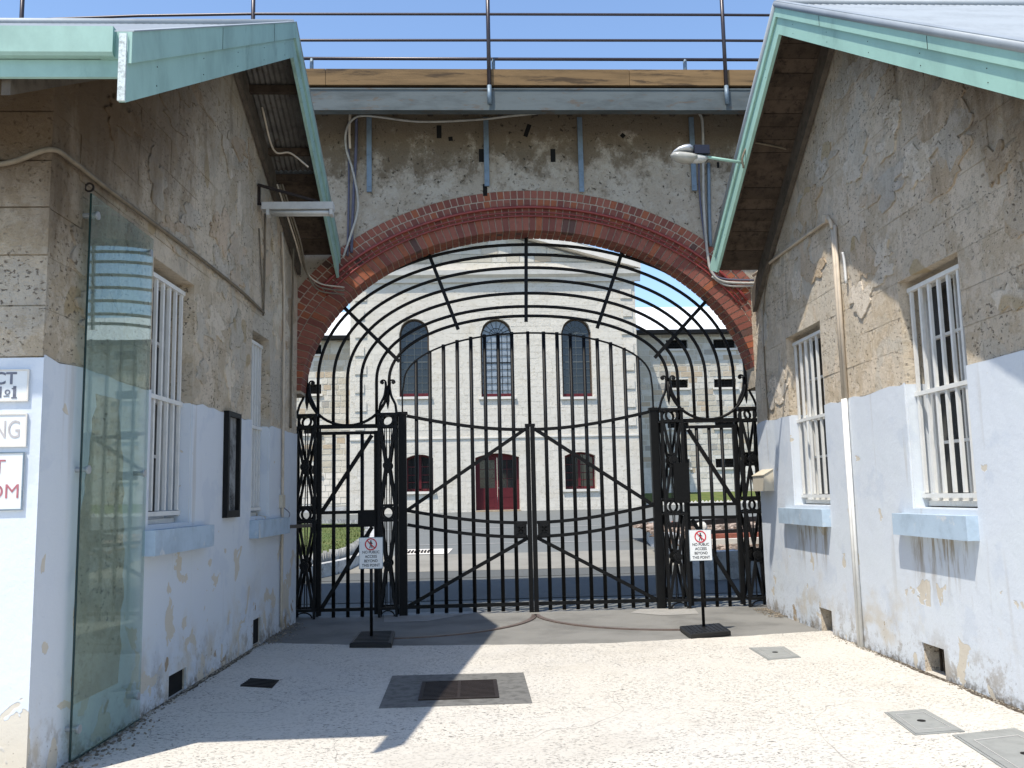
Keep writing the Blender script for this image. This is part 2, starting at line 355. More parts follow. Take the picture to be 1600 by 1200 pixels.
def clip(poly, a, b, c):                                 # keep a*x+b*y <= c
    out = []
    for i, p in enumerate(poly):
        q = poly[(i+1) % len(poly)]; dp = a*p[0]+b*p[1]-c; dq = a*q[0]+b*q[1]-c
        if dp <= 0: out.append(p)
        if (dp < 0 < dq) or (dq < 0 < dp):
            t = dp/(dp-dq); out.append((p[0]+(q[0]-p[0])*t, p[1]+(q[1]-p[1])*t))
    return out
def area(p): return abs(sum(p[i][0]*p[(i+1) % len(p)][1]-p[(i+1) % len(p)][0]*p[i][1] for i in range(len(p))))/2
def spline(pts, n=8):                                    # Catmull-Rom through points
    P = [Vector(p) for p in pts]; P = [P[0]*2-P[1]] + P + [P[-1]*2-P[-2]]; out = []
    for i in range(1, len(P)-2):
        for k in range(n):
            t = k/n; a, b, c, d = P[i-1:i+3]
            out.append(.5*((2*b)+(c-a)*t+(2*a-5*b+4*c-d)*t*t+(3*b-a-3*c+d)*t**3))
    return out + [P[-2]]
def lettering(txt, size, mat, parent, loc, align='CENTER', name='lettering', axis='front', extr=.0012, offset=0, sx=1):
    cu = bpy.data.curves.new('t', 'FONT'); cu.body = txt; cu.size = size; cu.align_x = align; cu.align_y = 'CENTER'; cu.extrude = extr; cu.offset = offset
    ob = bpy.data.objects.new('t', cu); COL.objects.link(ob); dg = bpy.context.evaluated_depsgraph_get()
    me = bpy.data.meshes.new_from_object(ob.evaluated_get(dg)); bpy.data.objects.remove(ob)
    o = ORG[parent.name]
    for v in me.vertices: v.co = (v.co.x*sx + loc[0]-o[0], loc[1]-o[1]-v.co.z, v.co.y + loc[2]-o[2])
    me.materials.clear(); me.materials.append(mat); r = bpy.data.objects.new(name, me); COL.objects.link(r); r.parent = parent; ORG[r.name] = o
    return r
def wall_prisms(mb, cols, spans, fn, top):
    """cols: breakpoints along the wall; spans(a, b) -> [(z0, z1 or None)]; top(x) -> height; fn(p, k)."""
    for a, b in zip(cols, cols[1:]):
        if b-a < 1e-4: continue
        for z0, z1 in spans(a, b):
            if z1 is None: mb.prism([(a, z0), (b, z0), (b, top(b)), (a, top(a))], fn)
            else: mb.prism([(a, z0), (b, z0), (b, z1), (a, z1)], fn)

# ------------------------------------------------------------------ ground
g = MB()
ys = [-80, -20, 0, 6] + [6+2.9*i for i in range(1, 11)] + [38, 41, 60, 2500]
for a, b in zip(ys, ys[1:]):
    g.add([(-900, a, terr(a)-.006), (900, a, terr(a)-.006), (900, b, terr(b)-.006), (-900, b, terr(b)-.006)], [(0, 1, 2, 3)])
struct(g, 'ground', ROAD)
# threshold slab and apron: sheets one above the other
edge = [onZ(*p) for p in [(300, 1003), (410, 1006), (520, 1009), (620, 1011), (730, 1010), (835, 1009), (950, 1007), (1060, 1001), (1160, 996), (1250, 990), (1300, 987)]]
edge = [Vector((-9, edge[0].y, 0))] + edge + [Vector((11, edge[-1].y, 0))]
th = MB(); 
th.add([(-2.42, -3.2, .002), (4.25, -3.2, .002), (4.25, .62, .002), (-2.42, .62, .002)], [(0, 1, 2, 3)])
struct(th, 'gateway_threshold', THRESH)
ap = MB(); rj = random.Random(3); fine = []
for a, b in zip(edge, edge[1:]):
    for k in range(10): p = a.lerp(b, k/10); fine.append((p.x, p.y + rj.uniform(-.012, .012)))
fine.append((edge[-1].x, edge[-1].y))
n = len(fine)
for i in range(n-1):
    (x0, y0), (x1, y1) = fine[i], fine[i+1]
    ap.add([(x0, -40, .014), (x1, -40, .014), (x1, y1, .014), (x0, y0, .014), (x1, y1, 0), (x0, y0, 0)], [(0, 1, 2, 3), (3, 2, 4, 5)])
struct(ap, 'concrete_apron', APRON)
# paler patches of concrete let into the threshold
pt = MB(); pl = [onZ(x, y) for x, y in [(600, 973), (668, 971), (760, 955), (640, 958), (600, 960)]]
pt.add([(p.x, p.y, .006) for p in pl], [(0, 1, 2, 3, 4)])
pl = [onZ(x, y) for x, y in [(985, 958), (1035, 962), (1092, 960), (1085, 951), (1000, 952)]]
pt.add([(p.x, p.y, .006) for p in pl], [(0, 1, 2, 3, 4)])
struct(pt, 'threshold_patch', simple('pale_concrete_patch', (.30, .29, .27), .9, 0, .2, 6, .3))
# courtyard bands
def band(name, mat, pts, dz=.006):
    m = MB(); vs = [(x, y, terr(y)+dz) for x, y in pts]; m.add(vs, [tuple(range(len(vs)))]); return struct(m, name, mat)
band('road_shade_strip', ROADD, [(-7, 2.1), (9, 2.1), (9, 5.9), (-7, 5.9)], .004)  # cast shadow of arch wall and walkway put into the road colour
band('road_verge', ROADD, [(-9, 6.05), (11, 6.05), (11, 7.3), (-9, 7.3)], .002)
band('tan_path', TANC, [(-9, 7.3), (11, 7.3), (11, 11.2), (-9, 11.2)], .006)
band('road_seam', COVERL, [(-9, 14.4), (11, 14.2), (11, 14.32), (-9, 14.52)], .006)
band('far_road_seam', COVERL, [(-9, 21.6), (11, 21.4), (11, 21.55), (-9, 21.75)], .006)
band('drain_surround', TRIMW, [(-1.75, 11.4), (-.55, 11.35), (-.45, 12.9), (-1.75, 13)], .008)
dr = thing('channel_drain', (-1.2, 12.1, terr(12)), 'long narrow slotted drain in white concrete beyond the left gate leaf', 'drain')
m = MB()
for i in range(9): m.box(-1.7+i*.085, -1.66+i*.085, 11.7, 12.6, terr(12.1)+.012, terr(12.1)+.035)
m.build('grating', CAST, dr)
# curved tracks the gate wheels run on
for cx, a0, a1, lab in ((-.93, -92, -2, 'curved brown steel track swept in the ground before the left gate leaf'), (2.69, 182, 275, 'curved brown steel track swept in the ground before the right gate leaf')):
    m = MB(); R1, R2 = 1.76, 1.83; N = 40; cy = .12
    vs = []
    for k in range(N+1):
        q = math.radians(a0+(a1-a0)*k/N)
        for r in (R1, R2):
            vs += [(cx+r*math.cos(q), cy+r*math.sin(q), .001), (cx+r*math.cos(q), cy+r*math.sin(q), .016)]
    f = []
    for k in range(N):
        i = 4*k; j = i+4; f += [(i+1, i+3, j+3, j+1), (i, i+1, j+1, j), (i+2, j+2, j+3, i+3)]
    m.add(vs, f); solo(m, 'gate_track', RAILGR, lab, 'track', 'gate tracks')
# drain with speckled surround
sur = MB(); q = [onZ(x, y) for x, y in [(613, 1059), (818, 1054), (832, 1102), (592, 1110)]]
sur.add([(p.x, p.y, .019) for p in q] + [(p.x, p.y, .0) for p in q], [(0, 1, 2, 3), (0, 4, 5, 1), (1, 5, 6, 2), (2, 6, 7, 3), (3, 7, 4, 0)])
dg_ = thing('storm_drain', (-.1, -4.65, .019), 'rusty ribbed drain grate in a grey speckled square, half in shadow', 'drain')
sur.build('surround', PATCH, dg_)
x0, x1, y0, y1 = -.39, .19, -4.98, -4.34
m = MB(); m.box(x0-.03, x0, y0-.03, y1+.03, .0195, .03).box(x1, x1+.03, y0-.03, y1+.03, .0195, .03).box(x0, x1, y0-.03, y0, .0195, .03).box(x0, x1, y1, y1+.03, .0195, .03)
m.build('frame', CAST, dg_)
m = MB(); m.box(x0, x1, y0, y1, .0192, .0205); m.build('sump', HOLE, dg_)
proto = None
for i in range(13):
    yy = y0+.02+i*.048
    if proto is None:
        m = MB(); m.box(x0, x1, yy, yy+.026, .021, .028); proto = m.build('slat', CAST, dg_)
    else: c = proto.copy(); COL.objects.link(c); c.location.y += i*.048
m = MB(); m.box((x0+x1)/2-.012, (x0+x1)/2+.012, y0, y1, .0285, .0305); m.build('crossbar', CAST, dg_)
# small black drain left
sd = thing('small_drain', (-1.85, -4.1, .016), 'small black drain plate on shaded concrete near the left wall', 'drain')
q = [onZ(x, y) for x, y in [(375, 1075), (392, 1063), (436, 1066), (425, 1078)]]
m = MB(); m.add([(p.x, p.y, .02) for p in q] + [(p.x, p.y, .0) for p in q], [(0, 1, 2, 3), (0, 4, 5, 1), (1, 5, 6, 2), (2, 6, 7, 3), (3, 7, 4, 0)]); m.build('plate', CAST, sd)
m = MB()
for i in range(6): t = (i+.5)/6; a = q[0].lerp(q[1], t); b = q[3].lerp(q[2], t); m.bar((a.x, a.y, .023), (b.x, b.y, .023), .012, .006, (0, 0, 1))
m.build('rib', RUBBER, sd)
# pit covers
def cover(pts, lab):
    q = [onZ(x, y) for x, y in pts]; c = sum(q, Vector())/4
    t = thing('pit_cover', (c.x, c.y, .014), lab, 'pit cover', 'concrete pit covers')
    def ring(k0, k1, z0, z1, name, mat):
        m = MB(); o = [c+(p-c)*k1 for p in q]; i_ = [c+(p-c)*k0 for p in q]
        v = [(p.x, p.y, z1) for p in o]+[(p.x, p.y, z1) for p in i_]+[(p.x, p.y, z0) for p in o]+[(p.x, p.y, z0) for p in i_]
        f = []
        for a in range(4):
            b = (a+1) % 4; f += [(a, b, 4+b, 4+a), (8+a, 8+b, b, a), (4+a, 4+b, 12+b, 12+a)]
        m.add(v, f); m.build(name, mat, t)
    def lid(k, z0, z1, name, mat):
        m = MB(); o = [c+(p-c)*k for p in q]; m.add([(p.x, p.y, z1) for p in o]+[(p.x, p.y, z0) for p in o], [(0, 1, 2, 3)]+[(a, (a+1) % 4, 4+(a+1) % 4, 4+a) for a in range(4)]); m.build(name, mat, t)
    ring(.93, 1.0, 0, .020, 'surround', COVER); ring(.70, .915, 0, .022, 'frame', COVER); ring(.665, .695, 0, .024, 'rim', COVERL); lid(.66, 0, .021, 'lid', COVER)
    m = MB(); m.disc((c.x, c.y, .0235), 0, .028, (0, 0, 1), .003, 12); m.build('lifting_hole', HOLE, t)
cover([(1170, 1015), (1225, 1013), (1252, 1030), (1200, 1034)], 'small square concrete pit cover farthest back, near the right signpost')
cover([(1382, 1117), (1445, 1112), (1508, 1147), (1430, 1153)], 'middle concrete pit cover with pale rim, near the right wall')
cover([(1488, 1153), (1586, 1142), (1740, 1215), (1620, 1240)], 'large grey pit cover cut off by the lower right corner')

# ------------------------------------------------------------------ windows of the two side buildings
def barred_window(parent, tf, y0, y1, z0, z1, side, sill=None):
    """built in (proud, y, z); its frame is the part, everything else in it a sub-part"""
    m = MB(tf)                                           # sash frame set back in the opening
    fr = .07; d0, d1 = -.30, -.24; zm = (z0+z1)/2
    m.box(d0, d1+.03, y0, y0+fr, z0, z1).box(d0, d1+.03, y1-fr, y1, z0, z1).box(d0, d1+.03, y0+fr, y1-fr, z1-fr, z1).box(d0, d1+.03, y0+fr, y1-fr, z0, z0+.09)
    w = m.build('window', WHITE, parent)
    m = MB(tf); m.box(d0+.01, d1+.02, y0+fr, y1-fr, zm-.03, zm+.03)
    for zz in ((z0+.09+zm)/2, (z1-fr+zm)/2): m.box(d0+.015, d1+.01, y0+fr, y1-fr, zz-.013, zz+.013)
    ym = (y0+y1)/2; m.box(d0+.016, d1+.008, ym-.012, ym+.012, z0+.09, zm-.03).box(d0+.016, d1+.008, ym-.012, ym+.012, zm+.03, z1-fr)
    m.build('sash_bar', WHITE, w)
    zs = [z0+.09, (z0+.09+zm)/2, zm, (z1-fr+zm)/2, z1-fr]
    for a, b in zip(zs, zs[1:]):
        for c, e in ((y0+fr, ym), (ym, y1-fr)):
            m = MB(tf); m.box(d0+.022, d0+.028, c, e, a, b); m.build('pane', PANE, w)
    gy0, gy1 = y0-.0, y1-.02
    n = 7
    for k in range(n):                                   # security grille near the wall face
        yy = gy0+.03+(gy1-gy0-.06)*k/(n-1)
        m = MB(tf); m.box(-.105, -.08, yy-.017, yy+.017, z0+.115, z1-.09); m.build('bar', WHITE, w)
    for zz, e in ((z1-.085, .03), (z0+(z1-z0)*.49, .05), (z0+.09, .03)):
        m = MB(tf); m.box(-.115, -.068, gy0-.0, gy1+e*.2, zz-.018, zz+.018); m.box(-.10, -.085, gy1, gy1+.02, zz-.03, zz+.03); m.build('crossbar', WHITE, w)
    m = MB(tf); m.box(-.26, -.12, y0+.02, y1-.02, z0+.0, z0+.045); m.build('inner_sill', WHITE, w)
    if sill:
        m = MB(tf); a, b, c, e = sill; m.box(.0185, .115, a, b, c, e); m.build('sill', SILLM, w)
    return w

def side_wall(parent, tf, y0, y1, roof, wins, holes, stonem, paintm, zp, seed, name):
    """core with openings, ashlar blocks above the paint line, a coat of paint below it, in (proud, y, z)"""
    rr = random.Random(seed); top = lambda y: roof(y)-.16
    ops = [(w[0], w[1], w[2], w[3]) for w in wins] + holes
    cols = sorted(set([y0, y1, roof.peak] + [v for o in ops for v in o[:2]]))
    def spans(a, b):
        c = (a+b)/2; inside = sorted((o[2], o[3]) for o in ops if o[0] <= c <= o[1]); z = -.3; out = []
        for p, q in inside:
            if p > z: out.append((z, p))
            z = q
        return out + [(z, None)]
    core = MB(tf); wall_prisms(core, cols, spans, lambda p, k: (-.45*k, p[0], p[1]), top)
    core = core.build('wall', stonem, parent)
    # stones
    joint = .002; z = zp; row = 0; cnt = 0
    while z < roof(roof.peak):
        h = rr.uniform(.285, .325); yy = y0 - rr.uniform(0, .5)
        while yy < y1:
            L = rr.uniform(.42, .78)
            if min(abs(yy+L-y1), 9) < .12: L = y1-yy
            polys = [[(yy+joint, z+joint), (yy+L-joint, z+joint), (yy+L-joint, z+h-joint), (yy+joint, z+h-joint)]]
            for o in ops:                                # cut round the openings
                new = []
                for pp in polys:
                    bx0 = min(p[0] for p in pp); bx1 = max(p[0] for p in pp); bz0 = min(p[1] for p in pp); bz1 = max(p[1] for p in pp)
                    if bx1 <= o[0] or bx0 >= o[1] or bz1 <= o[2] or bz0 >= o[3]: new.append(pp); continue
                    if bx0 < o[0]: new.append([(bx0, bz0), (o[0], bz0), (o[0], bz1), (bx0, bz1)])
                    if bx1 > o[1]: new.append([(o[1], bz0), (bx1, bz0), (bx1, bz1), (o[1], bz1)])
                    xa, xb = max(bx0, o[0]), min(bx1, o[1])
                    if bz0 < o[2]: new.append([(xa, bz0), (xb, bz0), (xb, o[2]), (xa, o[2])])
                    if bz1 > o[3]: new.append([(xa, o[3]), (xb, o[3]), (xb, bz1), (xa, bz1)])
                polys = new
            for pp in polys:
                pp = clip(clip(pp, 1, 0, y1), -1, 0, -y0)
                for (a, b, c) in roof.planes: pp = clip(pp, a, b, c) if pp else pp
                if len(pp) < 3 or area(pp) < .004: continue
                pr = rr.uniform(.004, .010); tilt = rr.uniform(-.003, .003)
                cy = sum(p[0] for p in pp)/len(pp)
                m = MB(tf); m.prism(pp, lambda p, k: ((pr+tilt*(1 if p[0] > cy else -1))*k+.0005, p[0], p[1])); m.build('stone', stonem, core); cnt += 1
            yy += L
        z += h; row += 1
    # painted dado with a slightly uneven upper edge
    pm = MB(tf)
    ycs = sorted(set([y0, y1] + [v for o in ops if o[2] < zp for v in o[:2]] + [y0+(y1-y0)*i/40 for i in range(41)]))
    tops = {v: zp + rr.uniform(-.012, .02) for v in ycs}
    for a, b in zip(ycs, ycs[1:]):
        if b-a < 1e-4: continue
        c = (a+b)/2; z = -.1
        for o in sorted(ops, key=lambda o: o[2]):
            if o[0] <= c <= o[1] and o[2] < zp:
                if o[2] > z: pm.prism([(a, z), (b, z), (b, o[2]), (a, o[2])], lambda p, k: (.018*k, p[0], p[1]))
                z = o[3]
        if z < zp: pm.prism([(a, z), (b, z), (b, tops[b]), (a, tops[a])], lambda p, k: (.018*k, p[0], p[1]))
    for o in wins:                                       # paint returned into the reveals
        pm.box(-.24, -.001, o[0]-.001, o[0]+.008, o[2], zp).box(-.24, -.001, o[1]-.008, o[1]+.001, o[2], zp).box(-.24, .0, o[0]+.008, o[1]-.008, o[2]-.001, o[2]+.008)
    pm.build('painted_dado', paintm, core)
    for o in holes:
        m = MB(tf); m.box(-.44, -.015 if not o[4:] else -.20, o[0]+.001, o[1]-.001, o[2]-.2, o[3]-.001); m.build('vent_shade_fill', HOLE, core)  # solid black fill; the shade inside the vent is painted, not cast
        if o[4:]:
            m = MB(tf)
            for k in range(6): yy = o[0]+(o[1]-o[0])*(k+.5)/6; m.box(-.14, -.12, yy-.008, yy+.008, o[2], o[3])
            m.build('vent_grille', DARKTIMBER, core)
    return core

def patches(parent, tf, n, ya, yb, za, zb, seed, mats, avoid, roof=None, d=.0175, rmin=.10, rmax=.34, name='render_patch'):
    r = random.Random(seed); k = 0; tries = 0
    while k < n and tries < 900:
        tries += 1; y, z = r.uniform(ya, yb), r.uniform(za, zb); a, b = r.uniform(rmin, rmax), r.uniform(rmin*.7, rmax*.8)
        if roof and z+b > roof(y)-.35 or any(o[0]-a < y < o[1]+a and o[2]-b < z < o[3]+b for o in avoid): continue
        if z-b < za: continue
        N = 44; ph = [r.uniform(0, 6.28) for _ in range(7)]; am = [.20, .16, .12, .10, .09, .08, .07]; poly = []
        for i in range(N):
            q = 2*PI*i/N; rad = 1+sum(am[j]*math.sin((j+2)*q+ph[j]) for j in range(7))+r.uniform(-.09, .09)
            poly.append((y+a*rad*math.cos(q), z+b*rad*math.sin(q)))
        m = MB(tf); t = r.uniform(.002, .006); v = [(d+t, y, z)]+[(d+t, p[0], p[1]) for p in poly]+[(d-.014, p[0], p[1]) for p in poly]
        m.add(v, [(0, 1+i, 1+(i+1) % N) for i in range(N)]+[(1+i, 1+N+i, 1+N+(i+1) % N, 1+(i+1) % N) for i in range(N)])
        m.build(name, mats[k % len(mats)], parent); k += 1
RFL = (-3.4, 6.3, .566, .453, .93, .35, 2.2); RFR = (-3.6, 6.5, .645, .70, .8, .0, 1.2)
PL_ = [stone_wall('left_render_patch_'+n, RFL, .9, c) for n, c in (('pale', (.80, .70, .55)), ('grey', (.64, .57, .46)), ('tan', (.68, .54, .39)))]
PR_ = [stone_wall('right_render_patch_'+n, RFR, .8, c) for n, c in (('pale', (.78, .69, .56)), ('grey', (.62, .56, .47)), ('tan', (.64, .52, .38)))]
class Roof:
    def __init__(s, peak, z, s1, s2): s.peak, s.z, s.s1, s.s2 = peak, z, s1, s2; s.planes = [(-s1, 1, z-s1*peak-.17), (s2, 1, z+s2*peak-.17)]
    def __call__(s, y): return s.z - (s.s1*(s.peak-y) if y < s.peak else s.s2*(y-s.peak))
# ---- left building
RL = Roof(-3.4, 6.52, .566, .453); RR = Roof(-3.62, 6.66, .645, .68)
lb = thing('left_building', (-3.5, -3.4, 0), 'stone building on the left with pale blue painted base and mint gable edge', 'building')
Y0L = -6.88
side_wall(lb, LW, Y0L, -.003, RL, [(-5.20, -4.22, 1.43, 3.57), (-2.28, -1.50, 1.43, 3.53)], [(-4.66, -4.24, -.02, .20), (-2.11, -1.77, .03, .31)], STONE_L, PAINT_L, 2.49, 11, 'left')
patches(lb, LW, 42, -6.7, -.4, 2.55, 5.6, 3, PL_, [(-5.2, -4.22, 1.4, 3.6), (-2.28, -1.5, 1.4, 3.55)], RL)
barred_window(lb, LW, -5.20, -4.22, 1.43, 3.57, 0, (-5.30, -3.86, 1.205, 1.40))
barred_window(lb, LW, -2.28, -1.50, 1.43, 3.53, 0, (-2.32, -.82, 1.205, 1.40))
# front face of it, turned to the camera
fw = MB(); XC = xL(Y0L)
fw.box(-8, XC-.451, Y0L, Y0L+.4, -.3, 4.385); fw = fw.build('front_wall', STONE_L, lb)
rr = random.Random(5)
m = MB(); m.box(-8, XC+.018, Y0L-.02, Y0L-.001, -.1, 2.49); m.build('painted_dado', PAINT_L, fw)
m = MB(); m.box(XC-.4515, XC-.0005, Y0L-.0008, Y0L+.01, -.3, 4.385); m.build('corner_core', STONE_L, fw)
z = 2.495
while z < 4.3:
    h = rr.uniform(.29, .33); x = XC+.012
    while x > -5:
        L = rr.uniform(.45, .8); m = MB(); m.box(x-L+.005, x-.003, Y0L-.002-rr.uniform(.006, .016), Y0L-.0009, z+.005, min(z+h-.005, 4.38)); m.build('stone', STONE_L, fw); x -= L
    z += h
# roof
def roofing(parent, roof, xe, xw, y_near, y_far, sgn, mint, boards, ytip_n, ytip_f, dep, cap=.055):
    """xe: outer edge over the lane, xw: far end over the building"""
    up = .02
    for ya, yb, sl in ((y_near, roof.peak, roof.s1), (roof.peak, y_far, -roof.s2)):
        m = MB(); N = 60; pitch = .076; nx = int(abs(xe-xw)/pitch*4)
        xs = [xe+(xw-xe)*i/nx for i in range(nx+1)]
        v = []
        for i, x in enumerate(xs):
            w = .009*math.sin(2*PI*i/4)
            v += [(x, ya, roof(ya)+up+w), (x, yb, roof(yb)+up+w)]
        m.add(v, [(2*i, 2*i+1, 2*i+3, 2*i+2) for i in range(nx)]); m.build('roof_sheet', GALV if sgn > 0 else GALV, parent)
    m = MB(); m.tube([(xe, roof.peak, roof.z+.035), (xw, roof.peak, roof.z+.035)], .045, 10); m.build('ridge_cap', GALV, parent)
    # bargeboards: lower board and cap strip, one per slope
    for ya, yb in ((ytip_n, roof.peak), (roof.peak, ytip_f)):
        t = .035*sgn; a, b = (roof(ya), roof(yb))
        m = MB(); m.prism([(ya, a-dep), (yb, b-dep), (yb, b-.06), (ya, a-.06)], lambda p, k: (xe+t*k, p[0], p[1])); bb = m.build('barge_board', mint, parent)
        L_ = abs(yb-ya); nj = max(1, int(L_/1.9)); m = MB()
        for q in range(1, nj+1):
            y = ya+(yb-ya)*q/(nj+.6); zc = roof(y); m.box(min(xe-.0225*sgn, xe-.024*sgn), max(xe-.0225*sgn, xe-.024*sgn), y-.003, y+.003, zc-.12, zc+cap-.01)
        for q in range(int(L_/.75)):
            y = ya+(yb-ya)*(q+.5)/int(L_/.75); zc = roof(y)
            for dz in (.17, dep-.05): m.disc((xe-.0*sgn, y, zc-dz), 0, .004, (1, 0, 0), .006, 6)
        m.build('nail_heads', CAST, bb, kind='stuff')
        m = MB(); m.prism([(ya, a-.12), (yb, b-.12), (yb, b+cap), (ya, a+cap)], lambda p, k: (xe-(.001 if k else .022)*sgn, p[0], p[1])); m.build('cap_strip', mint, bb)
        m = MB(); m.prism([(ya, a+.0552), (yb, b+.0552), (yb, b+.062), (ya, a+.062)], lambda p, k: (xe-.03*sgn+.10*sgn*k, p[0], p[1]))
        if cap < .02: m.tube([(xe-.012*sgn, ya, a+.022), (xe-.012*sgn, yb, b+.022)], .034, 10)
        m.build('flashing', GALV, bb)
roofing(lb, RL, -1.75, -8, -7.5, -.06, -1, MINT, False, -7.83, -.04, .335)
m = MB(); m.box(-1.79, -1.752, -7.845, -7.8315, RL(-7.83)-.33, RL(-7.83)+.04); m.build('board_end', CHALK, lb)
# gutter and fascia along the near eave
gz0 = 3.955
m = MB(); m.prism([(-7.50, gz0+.27), (-7.60, gz0+.27), (-7.60, gz0+.12), (-7.585, gz0+.105), (-7.50, gz0+.105)], lambda p, k: (-8+(6.08)*k, p[0], p[1])); m.build('gutter', MINT, lb)
m = MB(); m.box(-8, -1.753, -7.545, -7.52, gz0+.0, gz0+.10); m.build('fascia', MINT, lb)
m = MB(); m.box(-2.0, -1.752, -7.56, -7.515, gz0+.1, gz0+.262); m.build('gutter_leak_filler', MINT, lb)  # added filler that blocks sunlight leaking between gutter and bargeboard
# what shows under the overhang, far slope: iron sheet with purlins, then boards
def under(parent, roof, ya, yb, x0, x1, kind, nb=0, off=.03):
    if kind == 'iron':
        m = MB(); n = 90; v = []
        for i in range(n+1):
            y = ya+(yb-ya)*i/n; v += [(x0, y, roof(y)-off), (x1, y, roof(y)-off)]
        # corrugations run down the slope: wave across x
        m = MB(); nx = 44; v = []
        for i in range(nx+1):
            x = x0+(x1-x0)*i/nx; w = .012*math.sin(i*PI/2); v += [(x, ya, roof(ya)-off+w), (x, yb, roof(yb)-off+w)]
        m.add(v, [(2*i, 2*i+1, 2*i+3, 2*i+2) for i in range(nx)]); m.build('iron_lining', RUSTED, parent)
    else:
        rb = random.Random(nb)
        for i in range(nb):
            a = ya+(yb-ya)*i/nb; b = ya+(yb-ya)*(i+1)/nb; j = rb.uniform(-.012, .012)
            m = MB(); m.prism([(a+.008, roof(a)-off+j), (b-.008, roof(b)-off+j), (b-.008, roof(b)-off-.022+j), (a+.008, roof(a)-off-.022+j)], lambda p, k: (x0+(x1-x0)*k, p[0], p[1])); m.build('soffit_board', DARKTIMBER, parent)
under(lb, RL, -3.38, -1.55, -2.44, -1.79, 'iron'); under(lb, RL, -7.5, -3.42, -2.6, -1.79, 'iron')
under(lb, RL, -1.5, -.1, -2.40, -1.79, 'board', 9)
for y in (-2.75, -1.9, -1.5, -.9, -4.4, -5.6, -6.7):
    m = MB(); m.prism([(y-.035, RL(y)-.05), (y+.035, RL(y)-.05), (y+.035, RL(y)-.13), (y-.035, RL(y)-.13)], lambda p, k: (-2.6+.81*k, p[0], p[1])); m.build('purlin', DARKTIMBER, lb)
for ya, yb in ((-3.4, -.1), (-7.5, -3.4)):
    m = MB(LW); m.prism([(ya, RL(ya)-.33), (yb, RL(yb)-.33), (yb, RL(yb)-.07), (ya, RL(ya)-.07)], lambda p, k: (.02+.05*k, p[0], p[1])); m.build('wall_rafter', RAFTER, lb)
# ---- right building
rb_ = thing('right_building', (5.2, -3.6, 0), 'stone building on the right with sunlit pale blue base and mint gable edge', 'building')
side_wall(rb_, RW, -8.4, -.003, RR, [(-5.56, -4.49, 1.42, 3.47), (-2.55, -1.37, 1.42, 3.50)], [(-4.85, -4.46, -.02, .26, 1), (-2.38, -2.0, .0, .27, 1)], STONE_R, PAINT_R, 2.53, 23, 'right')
patches(rb_, RW, 40, -8, -.5, 2.6, 5.9, 4, PR_, [(-5.56, -4.49, 1.4, 3.5), (-2.55, -1.37, 1.4, 3.55), (-3.35, -3.0, 2, 5)], RR)
barred_window(rb_, RW, -5.56, -4.49, 1.44, 3.47, 1, (-5.55, -4.27, 1.185, 1.375))
barred_window(rb_, RW, -2.55, -1.37, 1.44, 3.50, 1, (-2.53, -1.03, 1.195, 1.385))
roofing(rb_, RR, 3.32, 10, -7.9, -.6, 1, MINT_R, True, -8.3, -.9, .315, -.01)
m = MB(); m.prism([(-.9, RR(-.9)-.33), (-.9, RR(-.9)+.05), (-.6, RR(-.6)+.05), (-.6, RR(-.6)-.02)], lambda p, k: (3.32+.035*k, p[0], p[1])); m.build('barge_tip', MINT_R, rb_)
under(rb_, RR, -3.6, -.62, 3.37, 4.0, 'board', 21); under(rb_, RR, -7.9, -3.64, 3.37, 3.96, 'board', 24)
for ya, yb in ((-3.62, -.3), (-7.9, -3.62)):
    m = MB(RW); m.prism([(ya, RR(ya)-.34), (yb, RR(yb)-.34), (yb, RR(yb)-.06), (ya, RR(ya)-.06)], lambda p, k: (.02+.06*k, p[0], p[1])); m.build('wall_rafter', RAFTER, rb_)
m = MB(); m.prism([(-3.6, RR(-3.6)-.30), (-1.0, RR(-1.0)-.30), (-1.0, RR(-1.0)-.05), (-3.6, RR(-3.6)-.05)], lambda p, k: (3.356+.03*k, p[0], p[1])); m.build('inner_rafter', DARKTIMBER, rb_)

# ------------------------------------------------------------------ arch wall with brick arch
aw = thing('arch_wall', (.86, 0, 0), 'stained plaster wall over the gateway with a wide red brick arch', 'wall')
CX, SPR = .90, 3.06; AI, HI = 3.17, 2.28; T = .20; BR = .113
AO, HO = AI+T+3*BR+.045, HI+T+3*BR+.045
zo = lambda x, a=AO, h=HO: SPR + h*math.sqrt(max(0, 1-((x-CX)/a)**2))
m = MB(); xs = [-2.33+6.385*i/48 for i in range(49)]
for a, b in zip(xs, xs[1:]): m.prism([(a, zo(a)+.001), (b, zo(b)+.001), (b, 7.1), (a, 7.1)], lambda p, k: (p[0], .42*k, p[1]))
m.prism([(-8.5, -.3), (-2.435, -.3), (-2.435, 3.06), (-2.331, 3.06), (-2.331, 7.1), (-8.5, 7.1)], lambda p, k: (p[0], .001+.55*k, p[1]))
m.prism([(4.28, -.3), (10, -.3), (10, 7.1), (4.056, 7.1), (4.056, 3.06), (4.28, 3.06)], lambda p, k: (p[0], .001+.55*k, p[1]))
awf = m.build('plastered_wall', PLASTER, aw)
def ellpt(a, h, q): return Vector((CX+a*math.cos(q), 0, SPR+h*math.sin(q)))
def ring_params(a, h, step):
    out = []; q = .0; N = 4000; acc = 0; last = ellpt(a, h, 0)
    for i in range(1, N+1):
        p = ellpt(a, h, PI*i/N); acc += (p-last).length; last = p
        if acc >= step: out.append(PI*(i-.5*step/((a+h)/2)/PI*N*.5)/N if False else PI*i/N); acc = 0
    return out
m = MB(); N = 90                                         # mortar body of the arch, also its underside
